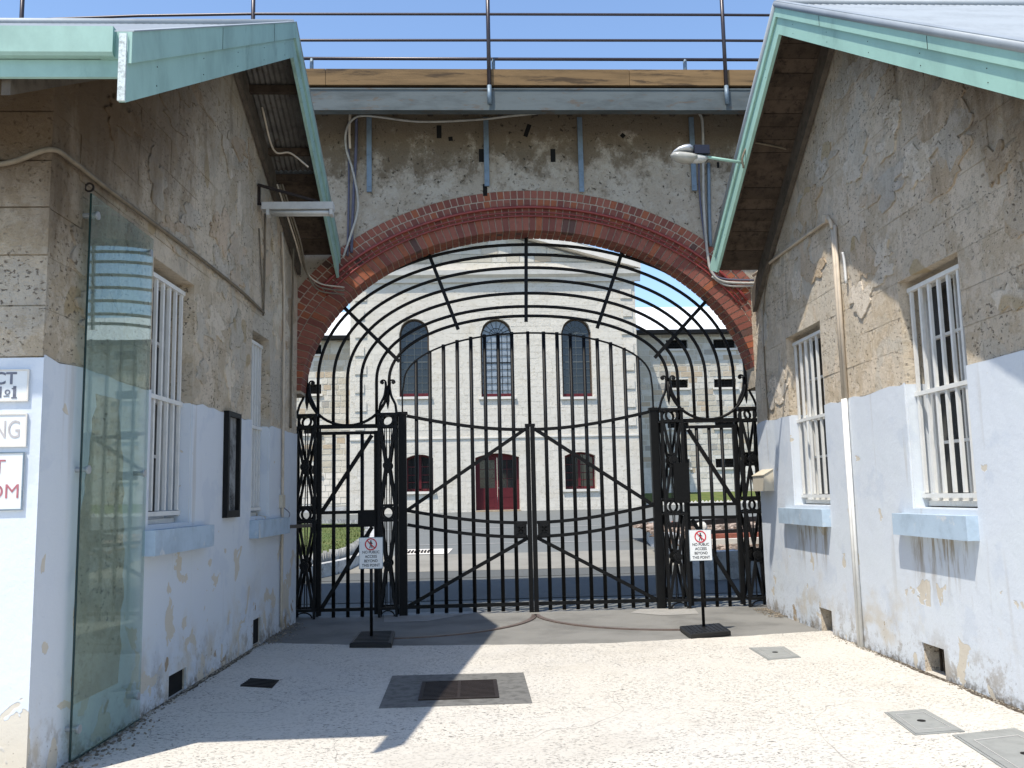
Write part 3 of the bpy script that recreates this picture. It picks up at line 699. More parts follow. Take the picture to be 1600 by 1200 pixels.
for i in range(N):
    q0, q1 = PI*i/N, PI*(i+1)/N
    P = [ellpt(AI+.004, HI+.004, q0), ellpt(AO, HO, q0), ellpt(AO, HO, q1), ellpt(AI+.004, HI+.004, q1)]
    pp = [(p.x, p.z) for p in P]
    pp = clip(clip(pp, -1, 0, 2.329), 1, 0, 4.054)
    if len(pp) > 2: m.prism(pp, lambda p, k: (p[0], .006+.41*k, p[1]))
arch = m.build('brick_arch', MORTAR, aw)
stuffb = MB(); rb = random.Random(9); nbr = 0
rings = [(-.005, T, 1), (T+.014, T+.014+BR, 0), (T+.028+BR, T+.028+2*BR, 2), (T+.042+2*BR, T+.042+3*BR, 1)]
for k, (r0, r1, vis) in enumerate(rings):
    step = .093 if k else .090
    qs = ring_params(AI+r0, HI+r0, step)
    for i in range(len(qs)-1):
        qa, qb = qs[i], qs[i+1]; g_ = .045*(qb-qa)+.0
        gap = .013/((Vector(ellpt(AI+r0, HI+r0, qa))-ellpt(AI+r0, HI+r0, qb)).length)*(qb-qa)
        qa += gap/2; qb -= gap/2
        P = [ellpt(AI+r0, HI+r0, qa), ellpt(AI+r1-.002, HI+r1-.002, qa), ellpt(AI+r1-.002, HI+r1-.002, qb), ellpt(AI+r0, HI+r0, qb)]
        pp = clip(clip([(p.x, p.z) for p in P], -1, 0, 2.325), 1, 0, 4.05)
        if len(pp) < 3 or area(pp) < .0012: continue
        pr = rb.uniform(.0, .007) + (.012 if k == 0 else 0); dep = .10
        fn = lambda p, kk: (p[0], -pr+(dep+pr)*kk, p[1])
        if vis and nbr < 296 : b = MB(); b.prism(pp, fn); b.build('brick', BRICK, arch); nbr += 1
        else: stuffb.prism(pp, fn)
        if k == 0:
            P2 = [ellpt(AI-.005, HI-.005, qa), ellpt(AI+.09, HI+.09, qa), ellpt(AI+.09, HI+.09, qb), ellpt(AI-.005, HI-.005, qb)]
            p2 = clip(clip([(p.x, p.z) for p in P2], -1, 0, 2.325), 1, 0, 4.05)
            if len(p2) > 2:
                for d0_, d1_ in ((.112, .205), (.217, .31), (.322, .418)): stuffb.prism(p2, lambda p, kk: (p[0], d0_ if not kk else d1_, p[1]))
stuffb.build('brick_fill', BRICK, arch, kind='stuff')
# put-log holes and slots in the plaster
for (x, y, w, h, rot) in [(686, 206, 8, 22, 0), (704, 217, 7, 7, .1), (752, 243, 8, 22, 0), (758, 297, 7, 20, 0), (824, 204, 7, 22, -.35), (864, 243, 8, 22, 0), (973, 212, 7, 7, .8), (1122, 258, 4, 10, 0)]:
    c = onY(x, y, 0); s_ = 12.4/1410; m = MB(); a = Vector((math.cos(rot), 0, math.sin(rot)))*w*s_/2; b = Vector((-math.sin(rot), 0, math.cos(rot)))*h*s_/2
    m.obox((c.x, .0, c.z), a, b, (0, .004, 0)); m.build('putlog_hole', HOLE, awf)
# overlap straps
for i, (x, z0) in enumerate([(575, 300), (759, 291), (907, 300), (1083, 298)]):
    a = onY(x, 150, -.03); b = onY(x+2, z0, -.03)
    m = MB(); m.box(b.x-.035, b.x+.035, -.045, -.018, b.z, 7.0)
    for zz in (b.z+.08, b.z+.55): m.disc((b.x, -.05, zz), 0, .014, (0, 1, 0), .014, 8)
    m.build('strap', STRAP, aw)
# walkway deck over the wall
wk = thing('walkway', (.86, 0, 6.77), 'steel and timber walkway running along the top of the arch wall', 'walkway')
m = MB(); m.box(-8, 10, -.74, 2.75, 7.13, 7.30); m.build('deck', DARKTIMBER, wk)
for a, b in ((-8, -5.05), (-5.05, -1.83), (-1.83, 2.28), (2.28, 5.4), (5.4, 10)):
    m = MB(); m.box(a+.003, b-.003, -.80, -.742, 7.125, 7.35); m.build('timber_fascia', FASCIA, wk)
m = MB(); m.box(-8, 10, -.79, -.775, 6.79, 7.06); m.box(-8, 10, -.80, -.66, 6.77, 6.79).box(-8, 10, -.80, -.66, 7.06, 7.08); m.build('steel_beam', STEEL, wk)
m = MB()
for i in range(34): m.box(-7.5+i*.5, -7.42+i*.5, -.70, 2.6, 7.03, 7.129)
m.build('joist', DARKTIMBER, wk)
rl = thing('handrail', (.36, -.8, 7.3), 'dark brown tubular handrail along the walkway edge against the sky', 'railing')
px = [-5.82, -2.79, .365, 3.6, 6.72]
for x in px:
    m = MB(); m.tube([(x, -.835, 6.86), (x, -.835, 8.95)], .028, 10); m.build('post', RAILM, rl)
    m = MB(); m.tube([(x, -.835, 6.84), (x, -.835, 7.10)], .030, 10); m.build('post_socket', STRAP, rl)
for z in (8.12, 7.745): 
    m = MB(); m.tube([(-8, -.835, z-.13), (-5.8, -.835, z-.12), (-4.3, -.835, z-.05), (-2.79, -.835, z-.015), (.36, -.835, z), (3.6, -.835, z+.01), (9, -.835, z)], .018, 8); m.build('rail', RAILM, rl)
m = MB(); m.tube([(-8, -.835, 8.27), (-5.8, -.835, 8.32), (-4.5, -.835, 8.42), (-2.79, -.835, 8.52), (.36, -.835, 8.53), (4, -.835, 8.53), (6.7, -.835, 8.44), (10, -.835, 8.3)], .018, 8); m.build('rail', RAILM, rl)
m = MB(); m.tube([(-8, -.70, 7.545), (10, -.70, 7.545)], .022, 8); m.build('rail', RAILM, rl)
for x in (-5, -2.03, .43, 3.08, 6): 
    m = MB(); m.tube([(x, -.70, 7.30), (x, -.70, 7.54)], .026, 8); m.build('stub_post', STRAP, rl)

# ------------------------------------------------------------------ cables and conduits
def run(name, pts, r, mat, lab, cat='cable', group=None, n=8, plane=-.05, sm=8):
    P = [onY(x, y, plane) for x, y in pts]; m = MB(); m.tube(spline(P, sm), r, n); return solo(m, name, mat, lab, cat, group)
run('cable', [(880, 173), (800, 181), (745, 187), (655, 190), (575, 181), (552, 186), (541, 205), (541, 232), (550, 262), (558, 300), (559, 330), (548, 368), (536, 402)], .016, CABLE, 'thick pale cable drooping under the beam and down the left side', plane=-.09)
run('conduit', [(543, 400), (545, 300), (545, 190)], .016, CONDB, 'dark blue grey conduit rising left of the arch, leftmost of its bundle', 'conduit', 'conduits left of the arch', plane=-.03)
run('conduit', [(549, 395), (552, 320), (556, 240), (557, 182)], .022, CONDB, 'thick purple blue conduit rising left of the arch', 'conduit', 'conduits left of the arch', plane=-.04)
run('conduit', [(547, 232), (546, 205), (547, 178)], .018, CREAM, 'short cream pipe stub ending high on the left of the arch', 'conduit', 'conduits left of the arch', plane=-.08)
run('cable', [(570, 176), (700, 177), (830, 177), (1010, 174)], .009, CREAM, 'thin cream cable straight along under the steel beam', plane=-.12)
run('conduit', [(1084, 172), (1093, 178), (1098, 200), (1099, 300), (1102, 360), (1106, 400), (1112, 425), (1130, 440), (1180, 443)], .019, CABLE, 'pale grey conduit descending right of the arch and bending under the eave', 'conduit', 'conduits right of the arch', plane=-.07)
run('conduit', [(1092, 240), (1093, 300), (1101, 370), (1110, 412), (1124, 434), (1178, 438)], .014, CONDB, 'slim dark conduit bending with the pale one right of the arch', 'conduit', 'conduits right of the arch', plane=-.05)
run('conduit', [(1107, 255), (1108, 330), (1110, 385)], .026, STRAP, 'broad dull green conduit straight down right of the arch', 'conduit', 'conduits right of the arch', plane=-.03)
run('conduit', [(1112, 432), (1136, 446), (1182, 447)], .016, CABLE, 'lowest pale conduit bending under the right eave', 'conduit', 'conduits right of the arch', plane=-.06)
for (k, r, lab) in ((T+.014+BR*1.02, .021, 'upper thick red conduit following the brick arch'), (T+.0, .014, 'lower thin red conduit following the brick arch'), (T+.014+BR*.35, .010, 'middle slim red conduit following the brick arch')):
    pts = [ellpt(AI+k, HI+k, q)+Vector((0, -.035, 0)) for q in [math.radians(28+i*2.9) for i in range(42)]]
    m = MB(); m.tube(pts, r, 8); solo(m, 'conduit', REDC, lab, 'conduit', 'red conduits along the arch')
def wrun(tf, name, pts, r, mat, lab, cat='pipe', group=None, sm=6, n=8):
    m = MB(); m.tube([tf(p) for p in (spline(pts, sm) if sm else pts)], r, n); return solo(m, name, mat, lab, cat, group)
# left wall
m = MB(); P = [Vector((-4.5, Y0L-.035, 3.66)), Vector((-3.2, Y0L-.04, 3.66)), Vector((-2.8, Y0L-.04, 3.70)), Vector((XC+.0, Y0L-.03, 3.79))] + [Vector(LW((.04, y, z))) for y, z in ((-6.7, 3.80), (-6.2, 3.80), (-4.3, 3.83), (-2.9, 3.83), (-1.93, 3.79))]
m.tube(spline(P, 8), .017, 8); solo(m, 'cable', CABLED, 'orange brown cable rounding the left corner and running along the wall', 'cable')
wrun(LW, 'pipe', [(.03, -1.9, 3.76), (.03, -1.87, 4.2), (.03, -1.87, 5.0)], .012, CABLED, 'thin dark pipe dropping from the eave to the left wall cable', group='left wall pipes')
wrun(LW, 'downpipe', [(.045, -.93, .07), (.045, -.93, 1.2), (.045, -.93, 2.6), (.045, -.95, 4.2), (.045, -1.1, 5.0)], .018, CREAM, 'thin cream pipe down the left wall beside the gate', group='left wall pipes')
wrun(LW, 'pipe', [(.03, -.45, 2.55), (.03, -.45, 3.3), (.05, -.5, 4.2), (.10, -.7, 4.9)], .014, CABLED, 'brown cable nearest the arch on the left wall', group='left wall pipes')
m = MB(LW); m.box(.02, .06, -.99, -.84, 1.52, 1.68); solo(m, 'junction_box', BOXM, 'small cream junction box on the pipe at the left wall', 'junction box')
wrun(LW, 'cable', [(.06, -.9, 1.52), (.12, -.85, 1.44), (.05, -.75, 1.35)], .005, CONDB, 'loose wire ends below the cream junction box', 'wire')
m = MB(); a = Vector(LW((0, -.42, 1.27))); m.bar(a, a+Vector((.30, .05, .01)), .045, .04); solo(m, 'bracket', RAFTER, 'short wooden stub from the left wall touching the gate', 'bracket')
# cables under the left eave
for k, lab in enumerate(('pale cable sagging under the left eave, upper of three', 'pale cable sagging under the left eave, middle of three', 'pale cable sagging under the left eave, lowest of three')):
    m = MB(); pts = [Vector((-2.22+.03*k, -1.9, 5.35)), Vector((-2.12+.03*k, -1.3, 4.85)), Vector((-2.10+.02*k, -.8, 4.62-.03*k)), Vector((-1.98, -.35, 4.52-.05*k)), Vector((-1.66, -.16, 4.50-.05*k))]
    m.tube(spline(pts, 8), .011, 6); solo(m, 'cable', CABLED if k else CREAM, lab, 'cable', 'cables under the left eave')
wrun(LW, 'cable', [(.02, -2.1, 4.75), (.03, -2.0, 4.2), (.03, -1.9, 3.9)], .009, CABLED, 'thin brown cable hanging from the batten light bracket', 'cable')
m = MB(); m.tube(spline([(-2.25, -2.6, 6.0), (-2.18, -2.3, 5.62), (-2.0, -2.25, 5.60), (-1.8, -2.2, 5.45)], 8), .011, 6); solo(m, 'cable', CREAM, 'cream cable looping across the corrugated lining', 'cable')
# fluorescent batten on its bracket
bt = thing('batten_light', (-1.95, -2.1, 4.95), 'white twin tube light on a rusty bracket under the left eave', 'light')
m = MB(); m.box(-2.34, -1.52, -2.17, -2.03, 4.96, 5.045); m.build('housing', BATTEN, bt)
for y in (-2.14, -2.06):
    m = MB(); m.tube([(-2.24, y, 4.925), (-1.57, y, 4.925)], .022, 10); m.build('lamp_tube', BATTEN, bt)
for x in (-2.27, -1.545):
    m = MB(); m.box(x-.018, x+.018, -2.165, -2.035, 4.895, 4.959); m.build('lamp_holder', BATTEN, bt)
m = MB(); a = Vector((-2.38, -2.2, 5.24)); m.bar(a, (-1.70, -2.12, 5.06), .03, .03).bar((-2.38, -2.14, 5.26), (-2.38, -2.14, 5.02), .04, .03).bar((-2.38, -2.05, 5.058), (-1.7, -2.09, 5.058), .03, .02); m.build('bracket', CAST, bt)
# right wall
for y, r, lab in ((-3.225, .020, 'tall slim pipe down the right wall, cream above and white below, nearer one'), (-3.165, .024, 'tall pipe down the right wall between the barred windows, thicker of the pair')):
    t = thing('downpipe', RW((.04, y, 0)), lab, 'pipe', 'downpipes between the right windows')
    m = MB(); m.tube([RW(p) for p in ((.035, y, 2.54), (.035, y, 4.40 if y < -3.2 else 4.44))], r, 8); m.build('upper_length', CREAM, t)
    m = MB(); m.tube([RW(p) for p in ((.045, y, .0), (.045, y, 2.54))], r-.002, 8); m.build('lower_length', WHITE, t)
wrun(RW, 'pipe', [(.04, -.3, 4.58), (.04, -1.6, 4.56), (.04, -2.9, 4.52), (.05, -3.08, 4.52), (.06, -3.16, 4.48), (.05, -3.19, 4.38)], .020, CREAM, 'cream pipe running level along the right wall to the downpipes', 'pipe')
m = MB(RW); m.disc((.05, -3.03, 4.53), 0, .05, (1, 0, 0), .05, 12); solo(m, 'junction_box', CREAM, 'round cream junction box at the bend of the right wall pipe', 'junction box')
wrun(RW, 'pipe', [(.05, -3.42, 4.05), (.04, -3.42, 3.95), (.035, -3.42, 3.72)], .014, WHITE, 'short white conduit stub curling beside the right downpipes', 'pipe')
wrun(RW, 'cable', [(.02, -.55, 2.54), (.02, -.52, 3.4), (.02, -.62, 4.1), (.02, -.9, 4.5)], .009, CABLED, 'thin cable down the right wall near the arch', 'cable')
bx = thing('meter_box', RW((.1, -.35, 1.6)), 'cream metal box with sloping lid on the right wall by the gate', 'box')
m = MB(RW); m.prism([(.0185, 1.60), (.15, 1.60), (.15, 1.80), (.0185, 1.88)], lambda p, k: (p[0], -.62+.5*k, p[1])); m.build('body', BOXM, bx)
m = MB(RW); m.prism([(.0185, 1.883), (.16, 1.803), (.16, 1.812), (.0185, 1.892)], lambda p, k: (p[0], -.63+.52*k, p[1])); m.build('lid', BOXM, bx)
# street lamp on the right gable
sp_ = thing('street_lamp', (3.28, -2.33, 5.42), 'grey cobra head lamp on a mint arm fixed to the right gable', 'lamp')
tip = Vector((3.28, -2.33, 5.42)); root = Vector((3.05, -2.2, 5.49)); 
hc = onY(1100, 240, -2.2); L0 = onY(1160, 254, -2.3); L1 = onY(1108, 246, -2.2)
m = MB(); m.tube([L0, L1, L1+(L1-L0)*.2], .018, 10); m.build('arm', MINT_R, sp_)
m = MB(); m.tube(spline([L0+Vector((.0, -.03, -.08)), L0+Vector((-.01, -.05, .05)), L0+Vector((.1, -.03, .22)), L0+Vector((.3, 0, .22)), L0+Vector((.6, .1, .2))], 8), .013, 6); m.build('supply_cable', CABLED, sp_)
s = 10.2/1410
def P(x, y): return onY(x, y, -2.2)
def shell(outline_top, outline_bot, depth, name, mat, nseg=10):
    m = MB(); n = len(outline_top); v = []
    for (xt, yt), (xb, yb) in zip(outline_top, outline_bot):
        a, b = P(xt, yt), P(xb, yb); c = (a+b)/2; hz = (a.z-b.z)/2; w = depth*min(1, max(.15, hz/.05)) if hz < .05 else depth
        for k in range(nseg): q = 2*PI*k/nseg; v.append((c.x, c.y+w*math.cos(q), c.z+hz*math.sin(q)))
    f = []
    for i in range(n-1):
        for k in range(nseg): f.append((i*nseg+k, i*nseg+(k+1) % nseg, (i+1)*nseg+(k+1) % nseg, (i+1)*nseg+k))
    f += [tuple(range(nseg)), tuple((n-1)*nseg+k for k in range(nseg))]
    m.add(v, f, True); m.build(name, mat, sp_)
shell([(1049, 240), (1053, 235), (1060, 230), (1068, 227), (1076, 226), (1081, 229)], [(1049, 241), (1053, 239), (1060, 238), (1068, 238), (1076, 239), (1081, 240)], .085, 'reflector_cover', ALUM)
shell([(1047.5, 242), (1052, 238.5), (1060, 237.5), (1070, 238), (1080, 240), (1088, 242)], [(1047.5, 244), (1052, 249), (1060, 253), (1070, 255.5), (1080, 255), (1087, 252)], .095, 'lamp_bowl', LENS)
shell([(1082, 240), (1090, 241), (1100, 243), (1107, 245)], [(1082, 255), (1090, 255), (1100, 254), (1106, 248)], .06, 'gear_tray', BATTEN)
m = MB(); a, b = P(1083, 229), P(1107, 242); m.box(min(a.x, b.x), max(a.x, b.x), -2.26, -2.14, b.z, a.z); m.build('photocell_box', DARKBOX, sp_)

# ------------------------------------------------------------------ gates
GY = .40
def sec(m, a, b, w=.05, d=.03): return m.bar((a[0], GY, a[1]), (b[0], GY, b[1]), w, d)
def curve_bar(pts, w, dpt, name, parent, mat=BLACK, y=GY):
    m = MB(); P_ = [Vector((p[0], y, p[1])) for p in pts]; v = []; n = len(P_)
    for i, p in enumerate(P_):
        t = (P_[min(i+1, n-1)]-P_[max(i-1, 0)]).normalized(); nn = Vector((-t.z, 0, t.x))
        v += [p+nn*w/2+Vector((0, -dpt/2, 0)), p+nn*w/2+Vector((0, dpt/2, 0)), p-nn*w/2+Vector((0, dpt/2, 0)), p-nn*w/2+Vector((0, -dpt/2, 0))]
    f = [(0, 1, 2, 3), tuple(4*(n-1)+k for k in (3, 2, 1, 0))]
    for i in range(n-1):
        for k in range(4): f.append((4*i+k, 4*i+(k+1) % 4, 4*i+4+(k+1) % 4, 4*i+4+k))
    m.add(v, f); return m.build(name, mat, parent)
CG = .885; HOODZ, HOODH, HOODA = 3.255, .71, 1.775
hood = lambda x: HOODZ + HOODH*math.sqrt(max(0, 1-(abs(x-CG)/HOODA)**2.2))
def leaf(sgn, lab):
    """sgn -1 left leaf hung at x=-.93, +1 right leaf hung at 2.68"""
    xh = -.915 if sgn < 0 else 2.672; xc = CG-.03 if sgn < 0 else CG+.04
    X = lambda t: xh + (xc-xh)*t                         # t = 0 at the hinge, 1 at the meeting stile
    t = thing('gate_leaf', (xh, GY, 0), lab, 'gate', 'main gate leaves')
    m = MB(); m.box(xh-.055, xh+.055, GY-.045, GY+.045, .0, 2.80); m.build('hanging_stile', BLACK, t)
    m = MB(); m.bar((xh, GY, 2.82), (xh+.0, GY, 2.78), .14, .11); m.build('stile_cap', BLACK, t)
    m = MB(); m.box(xc-.03, xc+.03, GY-.04, GY+.04, .0, 2.58); m.box(xc-.036, xc+.036, GY-.045, GY+.045, 2.581, 2.62); m.build('meeting_stile', BLACK, t)
    def topz(tt): return 2.775 - .235*math.sin(tt*PI/2)
    def m1(tt): return 1.445 - .215*math.sin(tt*PI/2)
    def m2(tt): return 1.25 - .215*math.sin(tt*PI/2)
    tt0 = .035
    for fz, w in ((topz, .045), (m1, .045), (m2, .045)):
        curve_bar([(X(tt0+(1-tt0-.02)*i/16), fz(tt0+(1-tt0-.02)*i/16)) for i in range(17)], w, .035, 'rail', t, y=GY-.005)
    m = MB(); sec(m, (X(.03), .115), (X(.98), .115), .05, .035); m.build('bottom_rail', BLACK, t)
    for k in range(1, 9):
        x = X(k/9); zt = hood(x)-.008
        m = MB(); m.tube([(x, GY+.012, .02), (x, GY+.012, zt)], .027, 6); m.build('bar', BLACK, t)
    curve_bar([(xh, 2.81), (xh, 3.1)]+[(CG+sgn*HOODA*math.cos(q), HOODZ-.03+HOODH*math.sin(q)**(1/1.1)) for q in [PI/2*i/20 for i in range(21)]], .022, .03, 'arched_head', t)
    m = MB(); sec(m, (X(.03), m1(0)-.01), (X(.985), 2.55), .05, .03); m.build('brace', BLACK, t)
    m = MB(); sec(m, (X(.04), .13), (X(.985), 1.02), .05, .03); m.build('brace', BLACK, t)
    m = MB(); a, b = sorted((xc+sgn*.045, xc+sgn*.215)); m.box(a, b, GY-.05, GY+.03, 1.035, 1.25)
    cx_, cz_ = (a+b)/2, 1.142
    lp = m.build('lock_plate', PIERM, t)
    m = MB(); m.disc((cx_, GY-.053, cz_), .02, .045, (0, 1, 0), .012, 12)
    for q in (45, 135): d_ = Vector((math.cos(math.radians(q)), 0, math.sin(math.radians(q))))*.10; m.bar(Vector((cx_, GY-.054, cz_))-d_, Vector((cx_, GY-.054, cz_))+d_, .016, .01)
    for i in (-1, 1):
        for j in (-1, 1): m.disc((cx_+i*.07, GY-.053, cz_+j*.09), 0, .011, (0, 1, 0), .014, 8)
    m.build('cross_ornament', PIERM, lp)
    if sgn < 0:
        m = MB(); m.tube([(CG+.005, GY-.01, 2.60), (CG+.005, GY-.01, 3.955)], .025, 8); m.build('middle_bar', BLACK, t)
    return t
leaf(-1, 'left leaf of the black iron main gate with arched head')
leaf(1, 'right leaf of the black iron main gate with arched head')
def side_gate(x0, x1, sgn, lab):
    t = thing('side_gate', ((x0+x1)/2, GY, 0), lab, 'gate', 'narrow side gates')
    for x in (x0, x1):
        m = MB(); m.box(x-.03, x+.03, GY-.03, GY+.03, .03, 2.56); m.build('stile', BLACK, t)
    for z in (2.535, 1.43, 1.245, .105):
        m = MB(); m.box(x0+.031, x1-.031, GY-.022, GY+.022, z-.022, z+.022); m.build('rail', BLACK, t)
    for k in range(1, 4):
        x = x0+(x1-x0)*k/4; m = MB(); m.tube([(x, GY+.01, -.0), (x, GY+.01, 2.53)], .026, 6); m.build('bar', BLACK, t)
    a, b = (x0+.04, x1-.06) if sgn < 0 else (x1-.04, x0+.06)
    for za, zb in ((1.45, 2.50), (.13, 1.22)):
        m = MB(); sec(m, (a, za), (b, zb), .055, .03); m.build('brace', BLACK, t)
    m = MB()
    if sgn < 0: m.box(x1-.25, x1+.0, GY-.06, GY+.05, 1.225, 1.455)
    else: m.box(x0-.22, x0+.0, GY-.20, GY-.165, 1.46, 2.02)
    m.build('lock_box', BLACK, t)
    return t
side_gate(-2.075, -1.285, -1, 'narrow black side gate on the left with a square lock box')
side_gate(3.105, 3.835, 1, 'narrow black side gate on the right behind the taller signpost')
def pier(xa, xb, lab):
    t = thing('gate_pier', ((xa+xb)/2, GY, 0), lab, 'gate pier', 'cast iron gate piers')
    ya, yb = GY-.15, GY+.15; Z0, Z1 = .0, 2.80; w = .035
    for x in (xa, xb-w):
        for y in (ya, yb-w):
            m = MB(); m.box(x, x+w, y, y+w, Z0, Z1); m.build('corner_post', PIERM, t)
    for z0, z1 in ((2.765, 2.80), (2.60, 2.63), (1.50, 1.53), (1.29, 1.32), (.10, .14)):
        m = MB(); e = .012; m.box(xa-e, xb+e, ya-e, yb+e, z0, z1) if z0 > 2.7 else (m.box(xa-.002, xb+.002, ya-.002, ya+w, z0, z1), m.box(xa-.002, xb+.002, yb-w, yb+.002, z0, z1), m.box(xa-.002, xa+w, ya+w, yb-w, z0, z1), m.box(xb-w, xb+.002, ya+w, yb-w, z0, z1))
        m.build('band', PIERM, t)
    cx = (xa+xb)/2; hw = (xb-xa)/2-w
    for y in (ya+.015, yb-.015):
        for z in (2.698, 1.41):
            m = MB(); m.disc((cx, y, z), .068, .098, (0, 1, 0), .03, 20)
            for i in (-1, 1):
                for j in (-1, 1): m.bar((cx+i*.066, y, z+j*.066), (cx+i*hw, y, z+j*.088), .022, .02)
            m.build('ring', PIERM, t)
        for za, zb in ((1.53, 2.60), (.14, 1.29)):
            zm = (za+zb)/2; m = MB()
            for i in (-1, 1):
                m.bar((cx+i*hw, y, za), (cx+i*.020, y, zm), .036, .024).bar((cx+i*.020, y, zm), (cx+i*hw, y, zb), .036, .024)
                m.bar((cx+i*hw*.35, y, za), (cx+i*.03, y, zm), .013, .018).bar((cx+i*.03, y, zm), (cx+i*hw*.35, y, zb), .013, .018)
            m.build('lattice', PIERM, t)
            m = MB(); m.disc((cx, y-.005, zm), .028, .062, (0, 1, 0), .05, 16).disc((cx, y-.01, zm), 0, .027, (0, 1, 0), .055, 8)
            m.box(cx-.05, cx+.05, y-.02, y+.02, zm+.075, zm+.10).box(cx-.05, cx+.05, y-.02, y+.02, zm-.10, zm-.075).box(cx-.035, cx+.035, y-.015, y+.015, zm+.063, zm+.074).box(cx-.035, cx+.035, y-.015, y+.015, zm-.074, zm-.063)
            m.build('rosette', PIERM, t)
    for x in (xa+.015, xb-.015):                         # side lattices
        for za, zb in ((1.53, 2.60), (.14, 1.29)):
            zm = (za+zb)/2; m = MB()
            for i in (-1, 1): m.bar((x, GY+i*.11, za), (x, GY+i*.015, zm), .022, .02, (1, 0, 0)).bar((x, GY+i*.015, zm), (x, GY+i*.11, zb), .022, .02, (1, 0, 0))
            m.build('side_lattice', PIERM, t)
    curve_bar([(cx+hw*.9*math.cos(q), .015+.075*math.sin(q)) for q in [PI*i/10 for i in range(11)]], .016, .03, 'foot_arch', t, PIERM, ya+.02)
    # finial: two members sweep up to a pair of scrolls
    for i in (-1, 1):
        pts = [Vector((cx+i*(hw+.02), GY, 2.80)), Vector((cx+i*.105, GY, 2.93)), Vector((cx+i*.05, GY, 3.05)), Vector((cx+i*.028, GY, 3.18)), Vector((cx+i*.03, GY, 3.25))]
        m = MB(); m.tube(spline(pts, 6), .018, 6); m.build('finial_arm', PIERM, t)
        m = MB(); m.tube([Vector((cx+i*(.03+.035*(1-math.cos(q))), GY, 3.25+.03*math.sin(q))) for q in [PI*1.2*k/8 for k in range(9)]], .012, 6); m.disc((cx+i*.078, GY, 3.245), 0, .026, (0, 1, 0), .03, 10); m.build('scroll', PIERM, t)
    m = MB(); m.tube([(cx, GY, 2.86), (cx, GY, 2.98), (cx, GY, 3.2)], [.004, .028, .024], 6); m.build('spike', PIERM, t)
    return t
PX = [(-2.41, -2.10), (-1.255, -.985), (2.745, 3.065), (3.875, 4.20)]
pier(*PX[0], 'cast iron gate pier against the left wall')
pier(*PX[1], 'cast iron gate pier between left side gate and main gate')
pier(*PX[2], 'cast iron gate pier between main gate and right side gate')
pier(*PX[3], 'cast iron gate pier against the right wall')
m = MB(); a = onY(1193, 955, .2); m.box(4.1, 4.16, .14, .18, 0, .17); solo(m, 'steel_stub', STRAP, 'short grey steel stub in the ground beside the rightmost pier', 'post')
# overthrow: seven concentric arched bars, five spokes and a bowl over each side gate
ot = thing('overthrow', (CG, GY, 2.6), 'fan of concentric black iron arches above the gates', 'grille')
tops = [5.245, 5.095, 4.90, 4.715, 4.52, 4.325, 4.185]
lx = [-2.262, -2.10, -1.885, -1.69, -1.495, -1.278, -1.10]
rx = [4.045, 3.865, 3.66, 3.455, 3.27, 3.045, 2.895]
for i in range(7):
    c = (lx[i]+rx[i])/2; A = (rx[i]-lx[i])/2; spz = 3.27; ht = tops[i]-spz; zb = 3.2 if i in (0, 6) else 2.60
    e = 2/2.12
    pts = [(lx[i], zb)] + [(c - A*math.copysign(abs(math.cos(q))**e, math.cos(q)), spz+ht*math.sin(q)**e) for q in [PI*k/56 for k in range(57)]] + [(rx[i], zb)]
    m = MB(); m.tube([Vector((p[0], GY, p[1])) for p in pts], .023, 8); m.build('arched_bar', BLACK, ot)
for (x0_, y0_), (x1_, y1_) in (((822, 364), (822, 503)), ((667, 389), (716, 515)), ((527, 470), (624, 565)), ((974, 388), (933, 513)), ((1111, 462), (1023, 559))):
    a = onY(x0_, y0_, GY-.03); b = onY(x1_, y1_, GY-.03); m = MB(); m.bar(a, b, .05, .025); m.build('spoke', BLACK, ot)
for (xl_, xr_) in ((-2.262, -1.10), (2.895, 4.045)):
    c = (xl_+xr_)/2; A = (xr_-xl_)/2-.03
    m = MB(); m.tube([Vector((c+A*math.cos(q)*(1+.02), GY-.02, 3.16+.52*math.sin(q))) for q in [PI+PI*k/24 for k in range(25)]], .021, 8); m.build('bowl_bar', BLACK, ot)
    m = MB(); m.box(xl_+.12, xr_-.12, GY-.035, GY+.035, 2.60, 2.655); m.build('lintel_bar', BLACK, ot)

